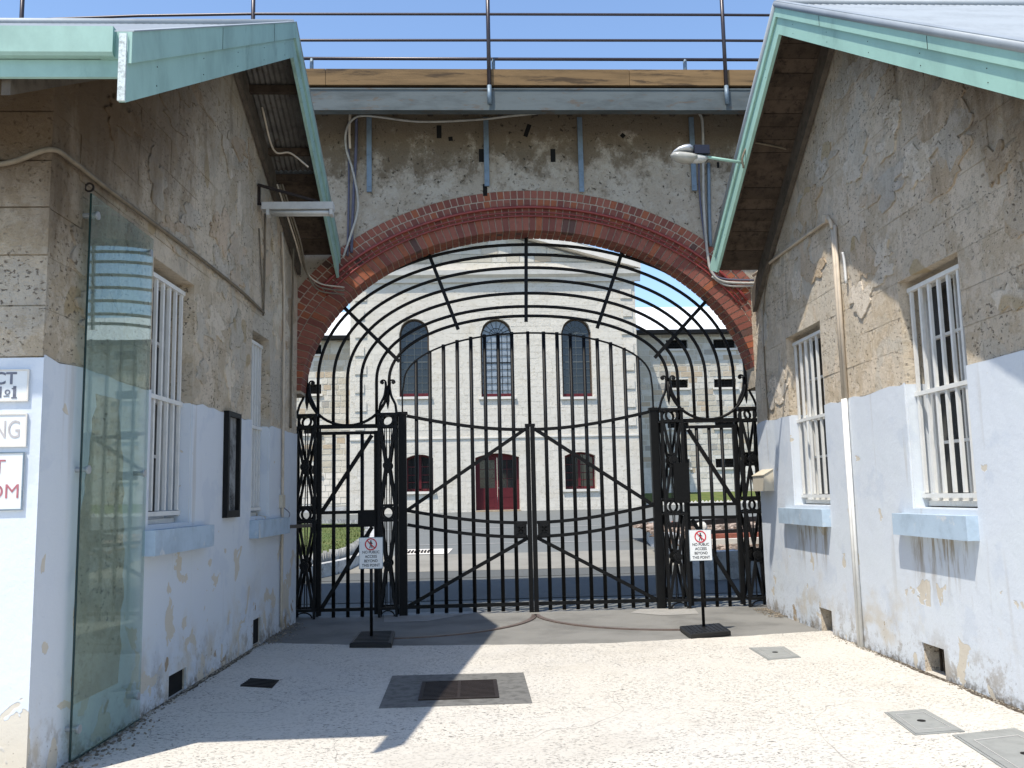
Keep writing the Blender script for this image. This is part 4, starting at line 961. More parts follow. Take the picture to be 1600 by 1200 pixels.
# ------------------------------------------------------------------ freestanding signs
def no_access(base, cx, cy, zb, zt, w, lab):
    t = thing('sign_stand', (cx, cy, .014), lab, 'sign', 'no access signs on stands')
    m = MB(); q = [onZ(x, y, .03) for x, y in base]; v = [(p.x, p.y, .0145) for p in q]+[(p.x, p.y, .055) for p in q]
    c = sum(q, Vector())/4; v += [(c.x+(p.x-c.x)*.96, c.y+(p.y-c.y)*.96, .066) for p in q]
    m.add(v, [(0, 1, 2, 3), (8, 9, 10, 11)]+[(a, (a+1) % 4, 4+(a+1) % 4, 4+a) for a in range(4)]+[(4+a, 4+(a+1) % 4, 8+(a+1) % 4, 8+a) for a in range(4)])
    bs = m.build('base', RUBBER, t)
    m = MB()
    for k in range(9):
        a = q[0].lerp(q[1], (k+.5)/9.); b = q[3].lerp(q[2], (k+.5)/9.); a2 = a.lerp(b, .08); b2 = a.lerp(b, .92)
        m.bar((a2.x, a2.y, .069), (b2.x, b2.y, .069), .02, .006, (0, 0, 1))
    m.build('rib', RUBBER, bs)
    m = MB(); m.tube([(cx, cy+.02, .05), (cx, cy+.02, zt-.05)], .018, 10); m.build('pole', BLACK, t)
    m = MB(); m.box(cx-w/2, cx+w/2, cy-.012, cy-.006, zb, zt); pn = m.build('panel', SIGNW, t)
    m = MB(); e = .006
    for s_ in (0,): m.box(cx-w/2-e, cx+w/2+e, cy-.0055, cy-.002, zb-e, zt+e)
    m.build('panel_back', STRAP, pn)
    h = zt-zb; yy = cy-.0135; cz = zt-h*.215
    m = MB(); m.disc((cx, yy, cz), .056, .069, (0, 1, 0), .0022, 32); d_ = Vector((.041, 0, -.041)); m.bar(Vector((cx, yy-.0025, cz))-d_, Vector((cx, yy-.0025, cz))+d_, .011, .002); m.build('prohibition_ring', REDINK, pn)
    m = MB(); m.disc((cx, yy, cz+.036), 0, .0085, (0, 1, 0), .002, 14)
    for a, b, w_ in (((0, .026), (0, -.006), .018), ((-.003, -.004), (-.014, -.044), .009), ((.003, -.004), (.014, -.044), .009), ((-.004, .024), (-.019, .002), .007), ((.004, .024), (.019, .004), .007)):
        m.bar((cx+a[0], yy, cz+a[1]), (cx+b[0], yy, cz+b[1]), w_, .002)
    m.build('walking_figure', INK, pn)
    for k, tx in enumerate(('NO PUBLIC', 'ACCESS', 'BEYOND', 'THIS POINT')):
        lettering(tx, h*.125, INK, pn, (cx, yy+.0012, zt-h*(.475+.143*k)), sx=.9, offset=.0006)
    return t
no_access([(546, 1010), (560, 992), (617, 990), (612, 1010)], -1.121, -1.85, .82, 1.165, .262, 'white no public access sign on a black stand, left and in shade')
no_access([(1062, 983), (1125, 978), (1142, 990), (1080, 996)], 2.68, -1.9, .82, 1.165, .252, 'white no public access sign on a black stand, right and sunlit')

# ------------------------------------------------------------------ things on the left wall
gp = thing('glass_panel', LW((.06, -5.95, .02)), 'tall greenish glass panel with slanted top bolted over the left wall', 'glass panel')
y0_, y1_ = -6.50, -5.43; z0_, z1_ = .05, 3.65
m = MB(LW); m.prism([(y0_, z0_), (y1_, z0_), (y1_, z1_), (y0_, z1_)], lambda p, k: (.075+.012*k, p[0], p[1])); m.build('pane', GLASS, gp)
m = MB(LW); m.box(.074, .088, y0_-.004, y0_-.0005, z0_, z1_); m.build('pane_edge', GEDGE, gp)
m = MB(LW); m.box(.073, .089, y0_, y1_, z0_-.012, z0_-.001); m.build('bottom_channel', GEDGE, gp)
for y in (y0_+.07, y1_-.07):
    for z in (.22, 1.83, 3.52):
        m = MB(LW); m.disc((.05, y, z), 0, .018, (1, 0, 0), .10, 12); m.disc((.098, y, z), 0, .028, (1, 0, 0), .012, 14); m.build('standoff', ALUM, gp)
m = MB(LW); m.disc((.03, -6.42, 3.72), .022, .034, (0, 1, 0), .008, 14); solo(m, 'hook_eye', CAST, 'rusty iron ring above the glass panel corner', 'ring')
# bare stone patch behind the glass, where the paint has gone
m = MB(LW); rr = random.Random(4); L_ = []; R_ = []
for i in range(25):
    t = i/24; z = .35+2.0*t; w = .16+.22*math.sin(min(1, (1-t)*1.3)*PI*.6)
    L_.append((-6.0-w+rr.uniform(-.03, .03), z)); R_.append((-5.93+w*.75+rr.uniform(-.03, .03), z))
for i in range(24): m.prism([L_[i], R_[i], R_[i+1], L_[i+1]], lambda p, k: (.0182+.005*k, p[0], p[1]))
m.build('bare_stone_patch', STONE_L, gp.parent or lb)
nb = thing('notice_frame', LW((.02, -3.1, 1.45)), 'narrow black framed notice case on the left wall between the windows', 'notice board')
m = MB(LW); m.box(.0185, .07, -3.31, -3.26, 1.45, 2.51).box(.0185, .07, -2.92, -2.87, 1.45, 2.51).box(.0185, .07, -3.26, -2.92, 1.45, 1.52).box(.0185, .07, -3.26, -2.92, 2.46, 2.51); m.build('frame', BLACK, nb)
m = MB(LW); m.box(.0186, .03, -3.26, -2.92, 1.52, 2.46); m.build('mirror_panel', simple('glazed_poster', (.35, .36, .36), .03, 0, .8, 5, 0, .8), nb)
# plates on the front face
def plate(name, x1, z0, z1, lab, txts, rim=True):
    t = thing(name, (x1-.4, Y0L-.02, z0), lab, 'sign', 'painted signs on the left building')
    yb = Y0L-.021
    m = MB(); m.box(x1-.9, x1, yb-.012, yb, z0, z1); b = m.build('board', SIGNW if rim != 2 else SIGNW, t)
    m = MB(); e = .007
    m.box(x1-e, x1+.002, yb-.017, yb-.0125, z0, z1).box(x1-.9, x1-e, yb-.017, yb-.0125, z1-e, z1).box(x1-.9, x1-e, yb-.017, yb-.0125, z0, z0+e); m.build('rim', STRAP if rim == 2 else TRIMW, b)
    for (tx, s_, xr, zc, mt, off) in txts: lettering(tx, s_, mt, b, (xr, yb-.0135, zc), 'RIGHT', offset=off, sx=.72 if tx == 'NG' else 1)
    if any(q[0] == '1' for q in txts):
        m = MB(); xr = x1-.060; m.box(xr-.036, xr-.004, yb-.0150, yb-.0138, z1-.175, z1-.167).box(xr-.036, xr-.020, yb-.0150, yb-.0138, z1-.119, z1-.112); m.box(x1-.142, x1-.108, yb-.0150, yb-.0138, z1-.163, z1-.157); m.build('lettering', GREYINK, b)
S_ = 5.53/1410
def fx(x, y): p = onY(x, y, Y0L-.03); return p.x, p.z
xa, za = fx(46, 577); xb, zb = fx(44, 627)
plate('wall_sign', xa, zb, za, 'white plate with grey letters CT and No 1, top of three', [('CT', .102, xa-.070, za-.057, GREYINK, .002), ('N', .092, xa-.150, za-.140, GREYINK, .002), ('o', .062, xa-.103, za-.132, GREYINK, .001), ('1', .092, xa-.056, za-.140, GREYINK, .004)])
xa, za = fx(43, 646); xb, zb = fx(42, 698)
plate('wall_sign', xa, zb, za, 'white plate with faded letters NG, middle of three', [('NG', .15, xa-.032, (za+zb)/2, FADED, -.0005)])
xa, za = fx(39, 706); xb, zb = fx(36, 797)
plate('wall_sign', xa, zb, za, 'larger white plate with red outlined letters OM, lowest of three', [('T', .12, xa-.105, za-.09, REDOUT, -.0005), ('OM', .12, xa-.016, za-.235, REDOUT, -.0005)], 2)

# ------------------------------------------------------------------ main building beyond
BY = 35.0
def F(x, y): p = onY(x, y, BY); return p.x, p.z
mbld = thing('main_block', (1.5, BY, terr(BY)), 'whitewashed stone main building with three tall arched windows and pediment', 'building')
BX0, BX1 = -6.12, 9.15; ZT = 13.45
G0 = .55
aw_ = []                                                 # openings: x0, x1, z0, zspring, rise
for x0p, x1p, yb_, yt_ in ((624, 671, 620, 498), (752, 802, 620, 498), (879, 926, 620, 497)):
    a = F(x0p, 600)[0]; b = F(x1p, 600)[0]; z0 = F((x0p+x1p)/2, yb_)[1]; zt = F((x0p+x1p)/2, yt_)[1]; aw_.append((a, b, z0, zt-(b-a)/2, (b-a)/2, 'tall'))
for x0p, x1p, yb_, yt_ in ((634, 677, 768, 710), (883, 931, 764, 706)):
    a = F(x0p, 740)[0]; b = F(x1p, 740)[0]; z0 = F((x0p+x1p)/2, yb_)[1]; zt = F((x0p+x1p)/2, yt_)[1]; aw_.append((a, b, z0, zt-.2, .2, 'low'))
a = F(743, 750)[0]; b = F(812, 750)[0]; aw_.append((a, b, F(777, 797)[1], F(777, 708)[1]-.22, .22, 'door'))
def archz(o, x):
    c = (o[0]+o[1])/2; w = (o[1]-o[0])/2; u = min(1, abs(x-c)/w)
    return o[3]+o[4]*math.sqrt(max(0, 1-u*u)) if o[5] == 'tall' else o[3]+o[4]*(1-u*u)
m = MB(); cols = sorted(set([BX0, BX1]+[o[0]+(o[1]-o[0])*k/12 for o in aw_ for k in range(13)]))
fnB = lambda p, k: (p[0], BY+.6*k, p[1])
for a, b in zip(cols, cols[1:]):
    if b-a < 1e-4: continue
    c = (a+b)/2; ins = sorted([o for o in aw_ if o[0] < c < o[1]], key=lambda o: o[2]); za_ = zb_ = G0-.6
    for o in ins:
        m.prism([(a, za_), (b, zb_), (b, o[2]), (a, o[2])], fnB); za_, zb_ = archz(o, a), archz(o, b)
    m.prism([(a, za_), (b, zb_), (b, ZT+.6), (a, ZT+.6)], fnB)
m.box(BX0, BX0+.6, BY+.601, BY+9, G0-.6, ZT+.6).box(BX1-.6, BX1, BY+.601, BY+9, G0-.6, ZT+.6)
core = m.build('wall', WASH, mbld)
# rubble blocks
rr = random.Random(31); blocks = []; z = G0+.1
while z < 13.2:
    h = rr.uniform(.33, .40); x = BX0+.02-rr.uniform(0, .5)
    while x < BX1:
        L = rr.uniform(.5, .95); xa_, xb_ = max(x, BX0+.02), min(x+L, BX1-.02)
        segs = [(xa_, xb_)]
        for o in aw_:
            if z+h > o[2]-.16 and z < o[3]+o[4]+.02:
                zc = z+h*.3; w = (o[1]-o[0])/2; c = (o[0]+o[1])/2
                if z > o[3]: u = (z-o[3])/o[4]; w *= math.sqrt(max(0, 1-u*u))
                lo, hi = c-w-.03, c+w+.03; ns = []
                for s0, s1 in segs:
                    if s1 <= lo or s0 >= hi: ns.append((s0, s1)); continue
                    if s0 < lo: ns.append((s0, lo))
                    if s1 > hi: ns.append((hi, s1))
                segs = ns
        for s0, s1 in segs:
            if s1-s0 > .08 and not (4.60 < z+h and z < 4.78): blocks.append((s0, s1, z, z+h, rr.uniform(.008, .016)))
        x += L
    z += h
blocks.sort(key=lambda b: -(b[1]-b[0])*(b[3]-b[2])); st = MB()
for i, (a, b, c, d, pr) in enumerate(blocks):
    j = [rr.uniform(.002, .007) for _ in range(4)]
    mm = st if i >= 298 else MB()
    mm.prism([(a+j[0], c+j[1]), (b-j[2], c+j[1]), (b-j[0], d-j[3]), (a+j[2], d-j[3])], lambda p, k: (p[0], BY-pr*k+.001, p[1]))
    if i < 298: mm.build('stone', WASH, core)
st.build('stone_rubble', WASH, core, kind='stuff')
m = MB(); m.box(BX0, BX1, BY-.06, BY-.001, 4.66, 4.74); m.build('string_course', TRIMW, mbld)
for i in range(12):                                      # raised quoins
    z = 5.2+i*.98; w = .62 if i % 2 else .5
    for a, b in ((BX0+.25, BX0+.25+w), (BX1-.2-w, BX1-.2)):
        m = MB(); m.box(a, b, BY-.07, BY-.04, z, z+.5); m.build('quoin', WASH, mbld)
# cornice and pediment
m = MB(); m.prism([(BY-.04, 13.0), (BY-.12, 13.02), (BY-.15, 13.25), (BY-.36, 13.38), (BY-.40, 13.62), (BY-.04, 13.66)], lambda p, k: (BX0-.3+(BX1-BX0+.6)*k, p[0], p[1])); m.build('cornice', TRIMW, mbld)
ap_ = 13.66+(BX1-BX0+.6)/2*.285; cxp = (BX0+BX1)/2
for s_ in (-1, 1):
    e = cxp+s_*((BX1-BX0)/2+.3)
    m = MB(); m.prism([(e, 13.665), (cxp, ap_), (cxp, ap_+.50), (e, 13.665+.40)], lambda p, k: (p[0], BY-.38+.8*k, p[1])); m.build('raking_cornice', TRIMW, mbld)
m = MB(); m.prism([(BX0+.5, 13.67), (BX1-.5, 13.67), (cxp, ap_-.1)], lambda p, k: (p[0], BY+.1+.4*k, p[1])); ty = m.build('tympanum', WJOINT, mbld)
z = 13.69; rr = random.Random(77)
while z < ap_:
    h = .45; x = BX0+.6
    while x < BX1-.6:
        L = rr.uniform(.7, 1.1); pp = [(x+.02, z+.02), (x+L-.02, z+.02), (x+L-.02, z+h-.02), (x+.02, z+h-.02)]
        for s_ in (-1, 1): pp = clip(pp, .285*s_, 1, ap_-.15+.285*s_*cxp) if pp else pp
        if len(pp) > 2 and area(pp) > .05: m = MB(); m.prism(pp, lambda p, k: (p[0], BY+.098-.04*k, p[1])); m.build('stone', WINGS, ty)
        x += L
    z += h
m = MB(); 
for s_ in (-1, 1):
    e = cxp+s_*((BX1-BX0)/2+.3); m.prism([(e, 14.07), (cxp, ap_+.505), (cxp, ap_+.53), (e, 14.095)], lambda p, k: (p[0], BY-.4+9*k, p[1]))
m.build('roof', WROOF, mbld)
# windows and doors
for wi, o in enumerate(aw_):
    x0_, x1_, z0_, zs_, rise, kind = o; c = (x0_+x1_)/2; w = (x1_-x0_)/2; dY = BY+(.26 if kind == 'tall' else .50)
    if kind != 'door':
        m = MB(); N = 16; fr = .09
        op = [(x0_, z0_)]+[(c-w*math.cos(PI*k/N), archz(o, c-w*math.cos(PI*k/N))) for k in range(N+1)]+[(x1_, z0_)]
        ip = [(x0_+fr, z0_+fr*1.6)]+[(c-(w-fr)*math.cos(PI*k/N), archz(o, c-w*math.cos(PI*k/N))-fr) for k in range(N+1)]+[(x1_-fr, z0_+fr*1.6)]
        n = len(op); v = [(p[0], dY, p[1]) for p in op]+[(p[0], dY, p[1]) for p in ip]+[(p[0], dY+.1, p[1]) for p in op]+[(p[0], dY+.1, p[1]) for p in ip]
        f = []
        for k in range(n):
            l = (k+1) % n; f += [(k, l, n+l, n+k), (n+k, n+l, 3*n+l, 3*n+k)]
        m.add(v, f); wn = m.build('window', DARKTIMBER if kind == 'tall' else MAROON, mbld)
        if kind == 'tall': mm = MB(); mm.box(x0_+.01, x1_-.01, dY-.01, dY-.001, z0_+.01, z0_+.20); mm.build('bottom_rail', MAROON, wn)
        m = MB(); m.add([(p[0], dY+.05, p[1]) for p in ip], [tuple(range(n))]); m.build('pane', PANEL_ if wi == 1 else PANE, wn)
        m = MB(); bw = .022
        if kind == 'tall':
            nv = 4 if wi != 1 else 6
            for k in range(1, nv):
                x = x0_+(x1_-x0_)*k/nv; m.box(x-bw/2, x+bw/2, dY+.01, dY+.04, z0_+fr, zs_)
            nh = 9
            for k in range(1, nh+1):
                z = z0_+(zs_-z0_)*k/nh; t_ = .06 if k == 5 else bw; m.box(x0_+fr, x1_-fr, dY+.008, dY+.035, z-t_/2, z+t_/2)
            for k in range(1, 8):
                q = PI*k/8; m.bar((c, dY+.025, zs_), (c-(w-fr)*math.cos(q), dY+.025, zs_+(rise-fr)*math.sin(q)), bw, .03)
            for rr_ in (.45,): 
                m.tube([(c-w*rr_*math.cos(PI*k/10), dY+.02, zs_+w*rr_*math.sin(PI*k/10)) for k in range(11)], .014, 4)
        else:
            m.box(c-.07, c+.07, dY+.0, dY+.04, z0_+fr, zs_+.1)
            for k in (.28, .5, .75): z = z0_+(zs_-z0_)*k; m.box(x0_+fr, x1_-fr, dY+.01, dY+.035, z-.02, z+.02)
        m.build('glazing_bar', MAROON if kind == 'low' else (STEEL if wi != 1 else BLACK), wn)
        m = MB(); m.box(x0_-.15, x1_+.15, BY-.13, BY+.25, z0_-.13, z0_-.001); m.build('sill', TRIMW, wn)
        if kind == 'low':
            m = MB()
            for k in range(1, 5):
                x = x0_+(x1_-x0_)*k/5; m.tube([(x, BY+.2, z0_), (x, BY+.2, zs_+.1)], .014, 6)
            m.build('iron_bar', BLACK, wn)
    else:
        z0_ += .0; m = MB(); m.box(x0_, x0_+.12, dY, dY+.1, z0_, zs_+.12).box(x1_-.12, x1_, dY, dY+.1, z0_, zs_+.12).box(x0_+.12, x1_-.12, dY, dY+.1, zs_+.0, zs_+.22); dn = m.build('door', MAROON, mbld)
        m = MB(); m.box(x0_, x1_, BY-.25, BY+.55, z0_-.14, z0_-.001); m.build('doorstep', simple('tan_stone_step', (.36, .27, .17), .8), dn)
        for a, b in ((x0_+.12, c-.006), (c+.006, x1_-.12)):
            zt = zs_-.002; zmid = z0_+(zt-z0_)*.42
            m = MB(); m.box(a, b, dY+.03, dY+.07, z0_, zmid).box(a, a+.12, dY+.03, dY+.07, zmid, zt).box(b-.12, b, dY+.03, dY+.07, zmid, zt).box(a+.12, b-.12, dY+.03, dY+.07, zt-.12, zt)
            m.build('door_leaf', MAROON, dn)
            m = MB(); m.box(a+.12, b-.12, dY+.05, dY+.055, zmid, zt-.12); m.build('pane', PANE, dn)
            m = MB(); xm = (a+b)/2; m.box(xm-.012, xm+.012, dY+.035, dY+.048, zmid, zt-.12)
            for k in (1, 2): z = zmid+(zt-.12-zmid)*k/3; m.box(a+.12, b-.12, dY+.034, dY+.047, z-.012, z+.012)
            m.build('glazing_bar', MAROON, dn)
            m = MB()
            for k in (.12, .58): m.box(a+.16, b-.16, dY+.015, dY+.029, z0_+(zmid-z0_)*k, z0_+(zmid-z0_)*(k+.34))
            m.build('door_panel', MAROON, dn)
        m = MB(); m.disc((c+.09, dY+.02, z0_+1.15), 0, .04, (0, 1, 0), .04, 10); m.build('handle', ALUM, dn)
# wings
def wing(lab, X0, X1, Yw, z_eave, holes, seed, gz_, dirn):
    t = thing('wing_building', ((X0+X1)/2, Yw, gz_), lab, 'building')
    m = MB(); cols = sorted(set([X0, X1]+[v for h in holes for v in h[:2] if X0 < v < X1]))
    def spans(a, b):
        c = (a+b)/2; z = gz_-1.2; out = []
        for h in sorted([h for h in holes if h[0] < c < h[1]], key=lambda h: h[2]): out.append((z, h[2])); z = h[3]
        return out+[(z, None)]
    wall_prisms(m, cols, spans, lambda p, k: (p[0], Yw+.5*k, p[1]), lambda x: z_eave)
    co = m.build('wall', WJOINT, t)
    rr = random.Random(seed); z = gz_+.1; bl = []
    while z < z_eave-.05:
        h = rr.uniform(.30, .38); x = X0-rr.uniform(0, .4)
        while x < X1:
            L = rr.uniform(.38, .72); a, b = max(x, X0), min(x+L, X1); segs = [(a, b)]
            for o in holes:
                if z+h > o[2]-.1 and z < o[3]:
                    ns = []
                    for s0, s1 in segs:
                        if s1 <= o[0] or s0 >= o[1]: ns.append((s0, s1)); continue
                        if s0 < o[0]: ns.append((s0, o[0]))
                        if s1 > o[1]: ns.append((o[1], s1))
                    segs = ns
            bl += [(s0, s1, z, min(z+h, z_eave-.02)) for s0, s1 in segs if s1-s0 > .1]; x += L
        z += h
    vis = [b for b in bl if dirn*b[0] < dirn*(17.9 if dirn > 0 else -9.9)]
    rest = [b for b in bl if b not in vis]; vis.sort(key=lambda b: -(b[1]-b[0])*(b[3]-b[2])); rest += vis[298:]; st = MB()
    for i, (a, b, c, d) in enumerate(vis[:298]+rest):
        mm = MB() if i < min(298, len(vis)) else st; pr = rr.uniform(.012, .035); j = rr.uniform(.018, .03)
        mt = WINGS if c > gz_+1.6 else TRIMW
        mm.prism([(a+j, c+j), (b-j, c+j), (b-j, d-j), (a+j, d-j)], lambda p, k: (p[0], Yw+.001-pr*k, p[1]))
        if mm is not st: mm.build('stone', mt, co)
    if st.v: st.build('stone_rubble', WINGS, co, kind='stuff')
    for h in holes:
        m = MB(); m.box(h[0], h[1], Yw+.30, Yw+.34, h[2], h[3]); wn = m.build('window', HOLE, t)
        m = MB()
        for k in range(1, 6): x = h[0]+(h[1]-h[0])*k/6; m.tube([(x, Yw+.2, h[2]), (x, Yw+.2, h[3])], .02, 6)
        for k in (1, 2): z = h[2]+(h[3]-h[2])*k/3; m.box(h[0], h[1], Yw+.19, Yw+.21, z-.015, z+.015)
        m.build('iron_bar', BLACK, wn)
        m = MB(); m.box(h[0]-.1, h[1]+.1, Yw-.12, Yw+.1, h[2]-.12, h[2]-.001); m.build('sill', TRIMW, wn)
    m = MB(); m.box(X0, X1, Yw-.70, Yw-.60, z_eave-.02, z_eave+.18); m.box(X0, X1, Yw-.60, Yw-.001, z_eave, z_eave+.04); m.build('gutter', BLACK, t)
    zr = z_eave+2.55
    m = MB(); m.add([(X0, Yw-.69, z_eave+.19), (X1, Yw-.69, z_eave+.19), (X1, Yw+4.2, zr), (X0, Yw+4.2, zr), (X0, Yw+9, z_eave+.2), (X1, Yw+9, z_eave+.2)], [(0, 1, 2, 3), (3, 2, 5, 4)]); m.build('roof', WROOF, t)
WY = 40.0
def FW_(x, y): p = onY(x, y, WY); return p.x, p.z
def hp(x0, x1, y0, y1): a = FW_(x0, y1); b = FW_(x1, y0); return (a[0], b[0], a[1], b[1])
rh = []
for (y0, y1, dx) in ((530.5, 545.5, 0), (592.5, 606.5, 2), (655, 669, 4), (717, 731.5, 6)):
    for xa_, xb_ in ((1041, 1074), (1115, 1149), (1189, 1223)): rh.append(hp(xa_+dx*.6, xb_+dx*.6, y0-(xa_-1041)*.012, y1-(xa_-1041)*.012))
wing('right wing of cream stone blocks with rows of small barred windows', BX1+.002, 24, WY, 10.95, rh, 41, 1.3, 1)
lh = []
for (y0, y1) in ((538, 554), (600, 616), (664, 678), (727, 741)):
    for xa_, xb_ in ((474, 502), (404, 432)): lh.append(hp(xa_, xb_, y0, y1))
wing('left wing of cream stone blocks seen past the leftmost pier', -22, BX0-.002, WY, 10.85, lh, 42, 1.3, -1)

# ------------------------------------------------------------------ lawns, edgings, planter
def edging(path, mat, w, h, lab, grp='dogtooth brick edgings', base=0):
    """row of upright pointed bricks along a path"""
    t = thing('brick_edging', tuple(path[0]), lab, 'edging', grp)
    L = [Vector(p) for p in path]; acc = 0; out = []
    for a, b in zip(L, L[1:]):
        d = (b-a).length; n = max(1, int(round(d/w)))
        for k in range(n): out.append((a.lerp(b, k/n), a.lerp(b, (k+1)/n)))
    r = random.Random(len(out))
    for a, b in out[:290]:
        u = (b-a); m_ = (a+b)/2; nrm = Vector((-u.y, u.x, 0)).normalized()*.045; hh = h*r.uniform(.85, 1.1)
        v = []
        for s_ in (-1, 1):
            v += [a+nrm*s_+Vector((0, 0, base)), b+nrm*s_+Vector((0, 0, base)), b+nrm*s_+Vector((0, 0, base+hh*.5)), m_+nrm*s_+Vector((0, 0, base+hh)), a+nrm*s_+Vector((0, 0, base+hh*.5))]
        m = MB(); m.add(v, [(0, 1, 2, 3, 4), (9, 8, 7, 6, 5)]+[(k, (k+1) % 5, 5+(k+1) % 5, 5+k) for k in range(5)]); m.build('brick', mat, t)
lw = [(-9.5, 5.1), (-6, 5.2), (-4.0, 5.6), (-3.3, 6.2), (-2.85, 7.2), (-2.62, 8.6), (-2.6, 10.5), (-2.75, 13), (-3.0, 17), (-3.6, 22), (-5, 25.3), (-12, 26.6)]
base_curve = spline([(x, y, 0) for x, y in lw], 5)
m = MB(); n = len(base_curve)
v = []; H_ = .28
for i, p in enumerate(base_curve):
    t = (base_curve[min(i+1, n-1)]-base_curve[max(i-1, 0)]).normalized(); nn = Vector((-t.y, t.x, 0)); gz_ = terr(p.y)
    hh = max(.06, H_*(1-max(0, p.y-7)/9))
    v += [(p.x, p.y, gz_-.1), (p.x, p.y, gz_+hh), (p.x+nn.x*.18, p.y+nn.y*.18, gz_+hh), (p.x+nn.x*.2, p.y+nn.y*.2, gz_-.1)]
f = []
for i in range(n-1):
    for k in range(4): f.append((4*i+k, 4*i+(k+1) % 4, 4*i+4+(k+1) % 4, 4*i+4+k))
m.add(v, f)
kb = solo(m, 'lawn_kerb', PLANTER, 'low curved stone kerb round the lawn beyond the left side gate', 'kerb')
ed = []
for i, p in enumerate(base_curve):
    t = (base_curve[min(i+1, n-1)]-base_curve[max(i-1, 0)]).normalized(); nn = Vector((-t.y, t.x, 0)); hh = max(.06, H_*(1-max(0, p.y-7)/9))
    if p.x > -6.5: ed.append((p.x+nn.x*.30, p.y+nn.y*.30, terr(p.y)+hh-.12))
edging(ed, TOOTHG, .15, .32, 'grey pointed brick edging standing along the left lawn kerb')
lawn = MB(); pts = [Vector((p.x, p.y, 0)) for p in base_curve]
loop = [(p[0], p[1], p[2]+.14) for p in ed]; loop = [(-14, loop[0][1]+.3, loop[0][2])]+loop+[(-14, 26.3, terr(26)+.2)]
lawn.add([(-10, 15, terr(15)+.2)]+loop, [(0, i, i+1) for i in range(1, len(loop))]+[(0, len(loop), 1)])
def zl(y): return terr(y)+max(.06, H_*(1-max(0, y-7)/9))+.02
lawn2 = struct(lawn, 'left_lawn', GRASS)
gb = MB(); rr = random.Random(8)
def right_edge(y):
    best = -2.9
    for a, b in zip(ed, ed[1:]):
        if min(a[1], b[1]) <= y <= max(a[1], b[1]) and abs(b[1]-a[1]) > 1e-6: best = a[0]+(b[0]-a[0])*(y-a[1])/(b[1]-a[1])
    return best
for i in range(9000):
    y = 5.9+19*rr.random()**1.3; x = right_edge(y)-.08-rr.random()*5; z = zl(y)-.02; a = rr.uniform(0, PI); w = .02; hh = rr.uniform(.05, .11)
    gb.add([(x-w*math.cos(a), y-w*math.sin(a), z), (x+w*math.cos(a), y+w*math.sin(a), z), (x+rr.uniform(-.03, .03), y+rr.uniform(-.03, .03), z+hh)], [(0, 1, 2)])
gb.build('grass', GRASS, None, 'short green grass on the lawn beyond the left side gate', 'grass', None, 'stuff')
# far grass bank on the right
gbk = MB(); gbk.add([(9.5, 36.6, terr(36.6)+.1), (26, 36.6, terr(36.6)+.1), (26, 39.9, 1.62), (9.5, 39.9, 1.62)], [(0, 1, 2, 3)]); struct(gbk, 'grass_bank', GRASS)
edging([(9.6, 36.4, terr(36.4)-.02), (22, 36.4, terr(36.4)-.02)], TRIMW, .2, .22, 'white toothed edging along the foot of the far grass bank')
m = MB(); m.box(-20, BX0-.3, 36.4, 37.0, .8, 1.25); solo(m, 'low_wall', PLANTER, 'low pale wall at the foot of the left wing', 'wall')
vt = thing('vent_block', (-7.6, 33, .8), 'small dark vent box on the pale path by the left wing', 'box'); m = MB(); a = onY(491, 797, 33); m.box(a.x-.25, a.x+.25, 33, 33.2, a.z-.2, a.z+.15); m.build('body', HOLE, vt)
# right planter: white stone blocks, rubble, rusty beams
pl_ = thing('stone_planter', (6, 7, 0), 'flaking white stone planter wall beyond the right side gate', 'planter')
path = [(8.4, 5.35), (7.3, 5.1), (6.1, 4.75), (5.2, 4.45), (4.45, 4.2), (4.15, 4.65), (4.35, 5.7), (4.6, 7.2), (4.75, 8.8), (4.85, 10.6), (4.95, 12.4), (5.15, 14.0), (5.6, 15.0), (6.4, 15.4)]
rr = random.Random(6)
for (ax, ay), (bx_, by_) in zip(path, path[1:]):
    a, b = Vector((ax, ay, 0)), Vector((bx_, by_, 0)); t = (b-a).normalized(); nn = Vector((t.y, -t.x, 0)) if True else 0
    c = Vector((6.6, 9.5, 0)); nn = (c-(a+b)/2); nn = (nn-t*nn.dot(t)).normalized(); hh = (.50 if ay < 9 else .36)+rr.uniform(-.03, .03)
    a2, b2 = a+t*.012, b-t*.012; gz_ = terr((ay+by_)/2); o = rr.uniform(-.02, .02)
    v = [a2+nn*o, b2+nn*o, b2+nn*(.28+o), a2+nn*(.28+o)]
    m = MB(); m.add([(p.x, p.y, gz_-.1) for p in v]+[(p.x+rr.uniform(-.015, .015), p.y, gz_+hh+rr.uniform(-.02, .02)) for p in v], [(0, 1, 2, 3), (4, 5, 6, 7)]+[(k, (k+1) % 4, 4+(k+1) % 4, 4+k) for k in range(4)]); m.build('stone', PLANTER, pl_)
m = MB(); N = 26; v = []
for j in range(N+1):
    for i in range(N+1):
        y = 4.7+10.3*j/N; x = 4.45+(.35 if y > 11 else .1)+4.5*i/N; v.append((x, y, terr(y)+.40+rr.uniform(-.04, .07)))
m.add(v, [(j*(N+1)+i, j*(N+1)+i+1, (j+1)*(N+1)+i+1, (j+1)*(N+1)+i) for j in range(N) for i in range(N)]); m.build('rubble_bed', SOIL, pl_, kind='stuff')
st = MB()
for i in range(900):
    y = 4.7+10*rr.random(); x = 4.8+3.8*rr.random(); s_ = rr.uniform(.02, .07); z = terr(y)+.42
    st.obox((x, y, z+s_*.3), (s_, rr.uniform(-.02, .02), rr.uniform(-.02, .02)), (0, s_*.8, .01), (.01, 0, s_*.6))
st.build('rubble', simple('loose_pale_rubble', (.32, .25, .2), .95, 0, .5, 5, .5, .2, .5), None, 'loose stones and rubble lying in the right planter', 'rubble', None, 'stuff')
